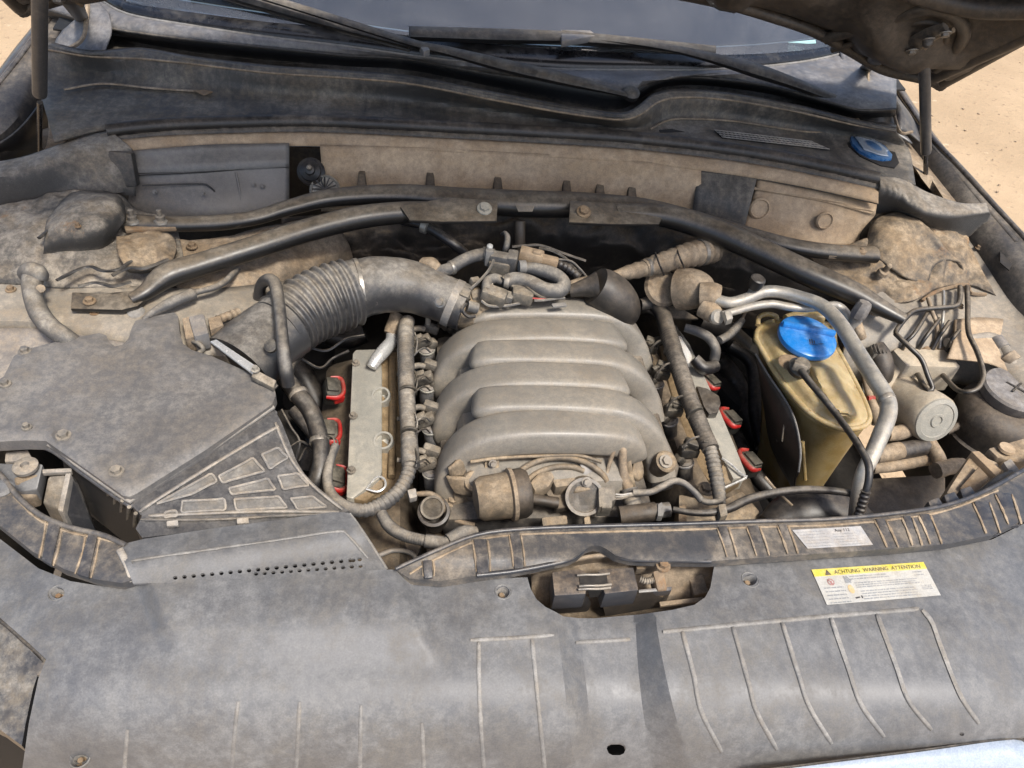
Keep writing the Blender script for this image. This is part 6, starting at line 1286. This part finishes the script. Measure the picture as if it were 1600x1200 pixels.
prism('pipe_block', [(1132, 486, .955), (1142, 484, .955), (1146, 497, .95), (1136, 500, .95)], .012, 'alupipe', a2, bev=.002)
lathe('port_stem', P(1337, 500, .955), (.15, .1, 1), [(.009, -.03), (.010, .004), (.008, .006)], 'rib', a2, seg=14)
lathe('service_cap', P(1341, 492, .968), (.15, .1, 1), [(.012, -.004), (.0135, .002), (.0125, .020), (.010, .024), (.002, .024)], 'caplid', a2, seg=8)
tube('lower_stem', [(1337, 505, .948, 9), (1343, 518, .94, 8), (1347, 528, .93, 7)], 8, 'tanpipe', a2, n=10, seg=12)

# ============================================================ COOLANT TANK
ct = thing('coolant_tank', 'yellowed translucent coolant expansion tank with seam', 'coolant tank', (1270, 640, .66))
top_o = [(1181, 530), (1184, 516), (1196, 506), (1216, 502), (1290, 506), (1302, 516), (1306, 540), (1316, 560), (1332, 590), (1348, 622), (1358, 648), (1356, 660), (1344, 668), (1318, 669), (1290, 660), (1262, 642), (1236, 614), (1208, 576)]
def ztk(x, y):
    e = edge_d(x, y, top_o); z = .890 + .018 * sm(e / 26)
    z += .016 * sm(edge_d(x, y, [(1262, 572), (1280, 564), (1312, 570), (1330, 610), (1348, 648), (1330, 660), (1300, 648), (1276, 615)]) / 10) * (1 if in_poly(x, y, [(1262, 572), (1280, 564), (1312, 570), (1330, 610), (1348, 648), (1330, 660), (1300, 648), (1276, 615)]) else 0)
    z -= .003 * (1 - sm(abs((y - 610) - (1306 - x) * .1) / 4)) * (1 if 1290 < x < 1335 else 0)
    return z
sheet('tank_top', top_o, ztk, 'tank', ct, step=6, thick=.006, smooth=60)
T_ = [V3((x, y, .888)) for x, y in top_o]; T_.append(T_[0])
vv, ff = tube_geo(T_, .0045, n=90, seg=8, caps=False); mk('seam', vv, ff, 'tank', ct, smooth=60)
cxy = sum(T_[:-1], Vector()) / (len(T_) - 1)
anc = P(1338, 640, .888)
def ring(k, dz): return [anc + (p - anc) * k + Vector((0, 0, dz)) for p in T_]
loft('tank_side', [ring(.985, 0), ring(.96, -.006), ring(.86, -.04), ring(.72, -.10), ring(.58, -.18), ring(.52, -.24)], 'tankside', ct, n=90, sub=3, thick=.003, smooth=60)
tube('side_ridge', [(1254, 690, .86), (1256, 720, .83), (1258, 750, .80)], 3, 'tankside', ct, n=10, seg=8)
tube('mount_eye', [(1184, 508, .90), (1186, 496, .905), (1198, 491, .905), (1212, 494, .905), (1214, 502, .902)], 4, 'tank', ct, n=20, seg=8)
tube('rear_neck', [(1228, 500, .90, 9), (1250, 494, .905, 9), (1285, 497, .905, 10)], 9, 'tank', ct, n=12, seg=12)
lathe('rust_ring', P(1237, 568, .913), (0, 0, 1), [(.022, 0), (.021, .001), (.012, .002), (.001, .002)], 'rusty', ct, seg=20)
bc = bpy.data.objects.new('cap', None); C.objects.link(bc); bc.parent = ct; bc.location = P(1257, 528, .905) - wloc(ct); bc['label'] = 'bright blue screw cap'
cc = P(1258, 532, .915); N_ = Vector((.02, -.10, 1)).normalized()
lathe('cap', cc, N_, [(.040, 0), (.0475, .002), (.0485, .006), (.0475, .011), (.044, .0135), (.030, .0150), (.001, .0155)], 'blue', bc, seg=36)
v, f = rbox_geo(cc + N_ * .0185 + Vector((.002, .010, 0)), (.088, .011, .011), (-6, 1, -14), .0035); mk('grip_bar', v, f, 'blue', bc)
cm = lambda u, v: cc + N_ * .0161 + Vector((math.cos(R(-12)), math.sin(R(-12)), 0)) * u * .04 + Vector((-math.sin(R(-12)), math.cos(R(-12)), .09)) * v * .04
glyph(cm, [[(-.05, -.55), (-.01, -.55), (-.01, -.32), (-.05, -.32)], [(.04, -.55), (.08, -.55), (.08, -.30), (.04, -.30)], [(.13, -.55), (.17, -.55), (.17, -.36), (.13, -.36)], [(-.08, -.62), (.26, -.62), (.26, -.585), (-.08, -.585)], [(.30, -.56), (.50, -.50), (.52, -.46), (.30, -.52)]], 'print', bc, 'cap_symbol')
lc = thing('level_sensor', 'black sensor plug with cable on the coolant tank', 'sensor', (1247, 575, .91))
lathe('plug', P(1245, 578, .915), (.1, -.3, 1), [(.017, 0), (.018, .008), (.014, .014), (.012, .020), (.003, .022)], 'bconn', lc, seg=18)
rbox('plug_head', (1250, 573, .934), (.022, .018, .014), 'connect', lc, rot=(-15, 0, -30), bev=.003)
tube('cable', [(1252, 580, .938, 6), (1266, 598, .943, 5.5), (1285, 620, .945, 5.5), (1305, 645, .944, 5.5), (1325, 672, .955, 5.5), (1345, 702, .97, 5.5), (1357, 726, .968, 6), (1357, 752, .955, 6), (1350, 778, .935, 6), (1342, 800, .915, 6), (1338, 815, .90, 5)], 5.5, 'bhose', lc, n=90, seg=12)
tube('ribbed_end', [(1353, 768, .945), (1346, 792, .925), (1338, 818, .905)], 7.5, 'bhose', lc, n=40, seg=12, corr=(0, 1, 7, .08))
hs_ = thing('heat_shield', 'thin dark scratched plate beside the coolant tank', 'shield', (1215, 680, .66))
loft('plate', [[(1181, 553, .875), (1202, 588, .872), (1230, 630, .868), (1244, 663, .862), (1251, 705, .852), (1248, 740, .83)], [(1190, 610, .83), (1204, 640, .83), (1222, 680, .825), (1234, 710, .82), (1242, 735, .815), (1243, 750, .81)], [(1200, 680, .76), (1208, 705, .76), (1222, 735, .76), (1234, 755, .76), (1240, 770, .76), (1242, 775, .76)]], 'bowl', hs_, n=30, sub=5, thick=.002)
for q in ([(1196, 640, .80), (1215, 690, .80)], [(1205, 620, .83), (1232, 700, .82)], [(1226, 655, .845), (1222, 690, .83)]): tube('scratch_rib', q, 1.2, 'connect', hs_, n=6, seg=5)
tube('plate_edge', [(1181, 553, .876), (1202, 588, .873), (1230, 630, .869), (1244, 663, .863), (1251, 705, .853), (1248, 738, .832)], 1.7, 'rib', hs_, n=40, seg=6)

# ============================================================ BRAKE BLOCK
ab_ = thing('brake_hydraulic_unit', 'beige brake hydraulic block with round motor at right', 'brake unit', (1450, 620, .76))
prism('valve_block', [(1396, 547, .898), (1402, 543, .898), (1476, 546, .898), (1500, 571, .896), (1500, 574, .896), (1417, 571, .896)], .055, 'abs', ab_, bev=.003)
prism('block_side', [(1388, 558, .885), (1400, 548, .888), (1412, 572, .884), (1390, 610, .86), (1384, 606, .86)], .03, 'abs', ab_, bev=.003)
m0 = P(1462, 656, .862); mdir = (m0 - P(1446, 590, .862)).normalized(); mdir = Vector((.06, -.80, .30)).normalized()
k = mpp(m0)
lathe('motor', m0, mdir, [(38 * k, -.11), (40 * k, -.02), (39 * k, -.004), (37 * k, 0)], 'abs', ab_, seg=36)
lathe('motor_cap', m0, mdir, [(37.2 * k, -.001), (36 * k, .003), (29 * k, .0045), (28 * k, .003), (12 * k, .0035), (11 * k, .0055), (8 * k, .0055), (7 * k, .0035), (.0003, .0035)], 'absend', ab_, seg=36)
tube('motor_collar', [(1392, 632, .85, 40), (1410, 640, .85, 42)], 40, 'abs', ab_, n=4, seg=26) if False else None
for x, y in ((1408, 548), (1432, 547), (1455, 549), (1478, 550), (1446, 549), (1470, 549)):
    lathe('port_nut', P(x, y, .890), (0, 0, 1), [(.008, 0), (.008, .006), (.005, .008)], 'rusty', ab_, seg=6)
for x, y in ((1422, 561), (1478, 563)): lathe('plug_pin', P(x, y, .889), (0, 0, 1), [(.004, 0), (.003, .001), (.001, .001)], 'tanpipe', ab_, seg=8)
lathe('port_nut', P(1433, 584, .868), (0, -.9, .3), [(.008, 0), (.008, .008), (.006, .010)], 'tanpipe', ab_, seg=12)
lathe('port_nut', P(1471, 584, .868), (0, -.9, .3), [(.008, 0), (.008, .008), (.006, .010)], 'tanpipe', ab_, seg=12)
prism('back_plate', [(1346, 523, .90), (1386, 524, .90), (1402, 530, .90), (1480, 532, .90), (1478, 542, .895), (1350, 532, .895)], .004, 'body', ab_, bev=.001)
ap = thing('brake_unit_plug', 'dark multi-pin plug beside the brake hydraulic block', 'plug', (1375, 575, .84))
tube('plug', [(1366, 545, .895, 17), (1376, 560, .89, 17), (1380, 580, .875, 16), (1374, 600, .85, 15)], 16, 'bowl', ap, n=16, seg=18)
prism('plug_cap', [(1360, 538, .908), (1380, 536, .908), (1385, 550, .905), (1366, 554, .904)], .012, 'connect', ap, bev=.003)
for i in range(4): tube('cap_rib', [(1365 + i * 5, 538, .910), (1370 + i * 5, 552, .907)], 1.5, 'groove', ap, n=4, seg=5)
tube('lead', [(1350, 600, .86, 3), (1352, 612, .858, 3), (1358, 622, .855, 3)], 3, 'wire_w', ap, n=8, seg=6); tube('lead', [(1356, 622, .86, 4), (1366, 622, .86, 4)], 4, 'red', ap, n=5, seg=6)
tube('bundle', [(1350, 580, .87, 5), (1356, 610, .86, 6), (1366, 640, .85, 8), (1372, 662, .84, 10)], 7, 'tanpipe', ap, n=20, seg=10, wob=.15)
def bline(label, pts, r, mat, grp='brake lines'):
    t = thing('brake_line', label, 'brake line', pts[len(pts) // 2][:3], grp); tube('tube', pts, r, mat, t, n=70, seg=10)
    return t
bline('dark brake line bent down in front of the hydraulic block and back up', [(1500, 448, .95), (1500, 466, .948), (1494, 478, .946), (1470, 481, .945), (1432, 485, .942), (1416, 496, .94), (1400, 518, .936), (1404, 526, .935), (1424, 545, .93), (1440, 562, .92), (1450, 588, .905), (1457, 606, .895), (1452, 611, .892), (1444, 604, .89), (1438, 592, .885), (1434, 585, .878)], 4, 'brace')
bline('brake line hanging in a long hook beside the black reservoir', [(1511, 448, .95), (1512, 480, .946), (1513, 518, .94), (1526, 548, .932), (1535, 575, .925), (1536, 592, .92), (1526, 608, .912), (1508, 613, .905), (1494, 608, .895), (1482, 596, .885), (1473, 586, .878)], 4, 'brace')
for q, lab in (([(1450, 487, .935), (1436, 510, .93), (1426, 524, .922), (1414, 536, .91), (1409, 548, .895)], 'short brake line leftmost in the row on the hydraulic block'), ([(1468, 498, .935), (1456, 514, .928), (1444, 530, .915), (1434, 547, .895)], 'short brake line second from left on the hydraulic block'),
               ([(1484, 502, .935), (1474, 516, .928), (1466, 528, .915), (1456, 548, .895)], 'short brake line third from left on the hydraulic block'), ([(1499, 516, .933), (1490, 527, .925), (1484, 538, .912), (1478, 550, .895)], 'short brake line rightmost in the row on the hydraulic block')):
    bline(lab, q, 3.2, 'brace')
bline('thin pale brake line rising straight behind the row', [(1474, 455, .945), (1474, 480, .94), (1473, 500, .93), (1470, 525, .91), (1468, 548, .893)], 2.5, 'alupipe'); bline('tan brake line slanting down behind the row', [(1450, 466, .945), (1456, 486, .94), (1463, 505, .93), (1464, 530, .91), (1458, 548, .893)], 3.2, 'tanpipe')
cp = thing('coolant_pipe', 'beige metal pipe elbow at the right edge behind the reservoir', 'pipe', (1550, 545, .88))
tube('pipe', [(1480, 536, .912, 8), (1515, 530, .915, 8), (1545, 527, .916, 8), (1562, 535, .915, 9), (1572, 552, .912, 9), (1580, 570, .905, 11), (1588, 590, .89, 10)], 9, 'body', cp, n=40, seg=14)
clamp_ring((1577, 562, .908), (.4, -.8, -.2), 15, 14, 'tanpipe', cp, 'pipe_joint'); tube('rubber_joint', [(1556, 530, .917), (1568, 545, .914)], 10.5, 'bodygrey', cp, n=6, seg=14)

# power steering reservoir
ps = thing('fluid_reservoir', 'round black fluid reservoir with grey cap at the right edge', 'reservoir', (1555, 680, .72))
c = P(1549, 664, .825)
lathe('bowl', c, (0, -.05, 1), [(.055, -.09), (.070, -.05), (.073, -.02), (.0735, -.012), (.070, -.008), (.070, .025), (.066, .040), (.056, .052), (.047, .056), (.001, .056)], 'bowl', ps, seg=44)
c2 = P(1566, 608, .890) 
lathe('cap', c + Vector((.004, .01, .056)), (0, -.05, 1), [(.046, 0), (.049, .004), (.050, .018), (.047, .022), (.001, .023)], 'caplid', ps, seg=30)
ctop = c + Vector((.004, .008, .0805))
for a in (35, -50): 
    d = Vector((math.cos(R(a)), math.sin(R(a)), 0)) * .017; v, f = tube_geo([ctop - d, ctop + d], .0016, n=2, seg=5); mk('cap_cross', v, f, 'groove', ps)
tube('mount_clip', [(1478, 675, .83), (1492, 668, .83), (1500, 662, .83), (1505, 682, .81)], 6, 'bowl', ps, n=12, seg=8)

# right lower pipes, lamp box
lp2 = thing('radiator_pipe', 'tan dusty metal pipe with branch below the brake unit', 'pipe', (1430, 720, .74))
tube('pipe', [(1362, 732, .80, 9), (1400, 728, .80, 9), (1440, 720, .80, 9), (1470, 716, .80, 9)], 9, 'tanpipe', lp2, n=24, seg=14)
tube('branch', [(1446, 678, .82, 10), (1455, 695, .818, 10), (1466, 715, .815, 11), (1472, 735, .81, 11)], 10, 'tanpipe', lp2, n=16, seg=14)
tube('tee', [(1462, 735, .815, 13), (1490, 728, .815, 12), (1504, 726, .812, 10)], 12, 'tanpipe', lp2, n=10, seg=14, wob=.15)
tube('upper_sleeve', [(1366, 712, .815, 13), (1390, 707, .815, 14), (1406, 704, .815, 14)], 14, 'tanpipe', lp2, n=10, seg=16)
tube('black_coupling', [(1400, 706, .813), (1446, 698, .813)], 14, 'rubber', lp2, n=8, seg=16)
tube('low_pipe', [(1385, 678, .83, 12), (1405, 676, .83, 12), (1430, 666, .83, 12)], 12, 'tanpipe', lp2, n=10, seg=14)
bx = thing('battery_tray_box', 'dark grey flat housing low in the right front corner', 'housing', (1420, 770, .66))
prism('housing_top', [(1355, 745, .76), (1480, 738, .76), (1480, 800, .75), (1330, 830, .75)], .06, 'bowl', bx, bev=.01)
tube('dark_dome', [(1200, 822, .80, 20), (1240, 800, .81, 34), (1290, 795, .815, 36), (1340, 810, .81, 28), (1370, 825, .80, 12)], 30, 'rubber', bx, n=30, seg=24, flat=.8)
lb2 = thing('lamp_housing', 'tan dusty lamp housing with bracket at the right edge', 'lamp housing', (1540, 750, .85))
prism('box', [(1478, 770, .895), (1520, 705, .91), (1560, 722, .912), (1570, 745, .91), (1530, 790, .895)], .05, 'tanpipe', lb2, bev=.004)
prism('face_plate', [(1500, 762, .905), (1530, 728, .914), (1546, 748, .914), (1522, 775, .904)], .006, 'rusty', lb2, bev=.002)
prism('side_flange', [(1518, 705, .918), (1530, 704, .918), (1566, 735, .916), (1558, 745, .915)], .02, 'tan', lb2, bev=.002)
prism('arm', [(1544, 700, .918), (1600, 684, .92), (1640, 690, .92), (1640, 720, .918), (1590, 722, .918), (1560, 715, .918)], .02, 'tanpipe', lb2, bev=.004)
lathe('boss', P(1572, 702, .922), (0, 0, 1), [(.012, 0), (.011, .004), (.005, .004)], 'tan', lb2, seg=14)
prism('grey_tab', [(1568, 722, .925), (1580, 716, .925), (1598, 740, .92), (1586, 750, .918)], .01, 'bodygrey', lb2, bev=.002)
tube('cable', [(1515, 776, .918, 4), (1535, 766, .924, 4), (1550, 757, .925, 7), (1564, 747, .924, 7), (1580, 738, .92, 4)], 5, 'bhose', lb2, n=24, seg=8)
for i in range(3):
    x, y = 1450 + i * 25, 790 - i * 9; prism('ribbed_shoe', [(x, y - 8, .935), (x + 17, y - 14, .935), (x + 30, y + 6, .93), (x + 8, y + 14, .93)], .03, 'stripbar', lb2, bev=.003)
fc = thing('front_hose', 'grey hose crossing in front of the right bank', 'hose', (1180, 790, .87))
tube('hose', [(1052, 796, .88, 5), (1080, 801, .885, 5), (1110, 801, .888, 6), (1140, 794, .89, 7), (1170, 780, .893, 7), (1210, 770, .895, 6.5), (1260, 765, .895, 6.5), (1310, 768, .893, 6), (1340, 774, .89, 5)], 6, 'bhose', fc, n=80, seg=12)
prism('hose_clip', [(1122, 788, .90), (1134, 786, .90), (1138, 804, .898), (1126, 808, .898)], .02, 'connect', fc, bev=.002)
tube('dip_stick_tube', [(1195, 745, .87, 2.2), (1212, 765, .86, 2.2), (1238, 790, .85, 2)], 2.2, 'tanpipe', fc, n=10, seg=6)

for p, ax, r, w_, par in (((560, 452, .940), (1, .25, 0), 48.5, 7, ih), ((758, 397, .968), (1, 0, 0), 11.5, 7, bh1), ((706, 418, .961), (1, .5, .1), 11.5, 6, bh1), ((792, 440, .967), (1, -.2, 0), 11.5, 8, lp), ((1012, 418, .959), (1, .3, 0), 15, 6, bb), ((1096, 394, .961), (1, .3, 0), 21, 7, bb), ((1385, 624, .972), (.2, -.9, -.1), 14, 8, a1)):
    clamp_ring(p, ax, r, w_, 'steel', par)
lw = thing('rear_wiring', 'thin dusty wires crossing the valve cluster behind the manifold', 'wiring', (800, 440, .93))
for q, m_ in (([(735, 452, .955), (752, 436, .965), (765, 420, .97), (772, 404, .975)], 'hose'), ([(804, 428, .965), (820, 446, .965), (842, 462, .96), (866, 468, .955)], 'bconn'), ([(752, 470, .95), (765, 478, .945), (790, 478, .945), (812, 474, .945)], 'hose'), ([(842, 388, .975), (862, 392, .975), (884, 404, .968), (900, 422, .96)], 'bconn'), ([(700, 432, .95), (716, 440, .955), (728, 452, .952), (734, 468, .945)], 'bconn'), ([(800, 386, .975), (822, 384, .975), (846, 384, .972), (880, 396, .96), (915, 408, .95)], 'rubber2')):
    tube('wire', q, 2.4, m_, lw, n=24, seg=6)
for x, y, z in ((742, 440, .955), (726, 462, .95), (762, 448, .96), (806, 450, .958)): rbox('small_plug', (x, y, z), (.016, .012, .012), 'connect', lw, rot=(10, 8, random.uniform(-40, 40)), bev=.002)
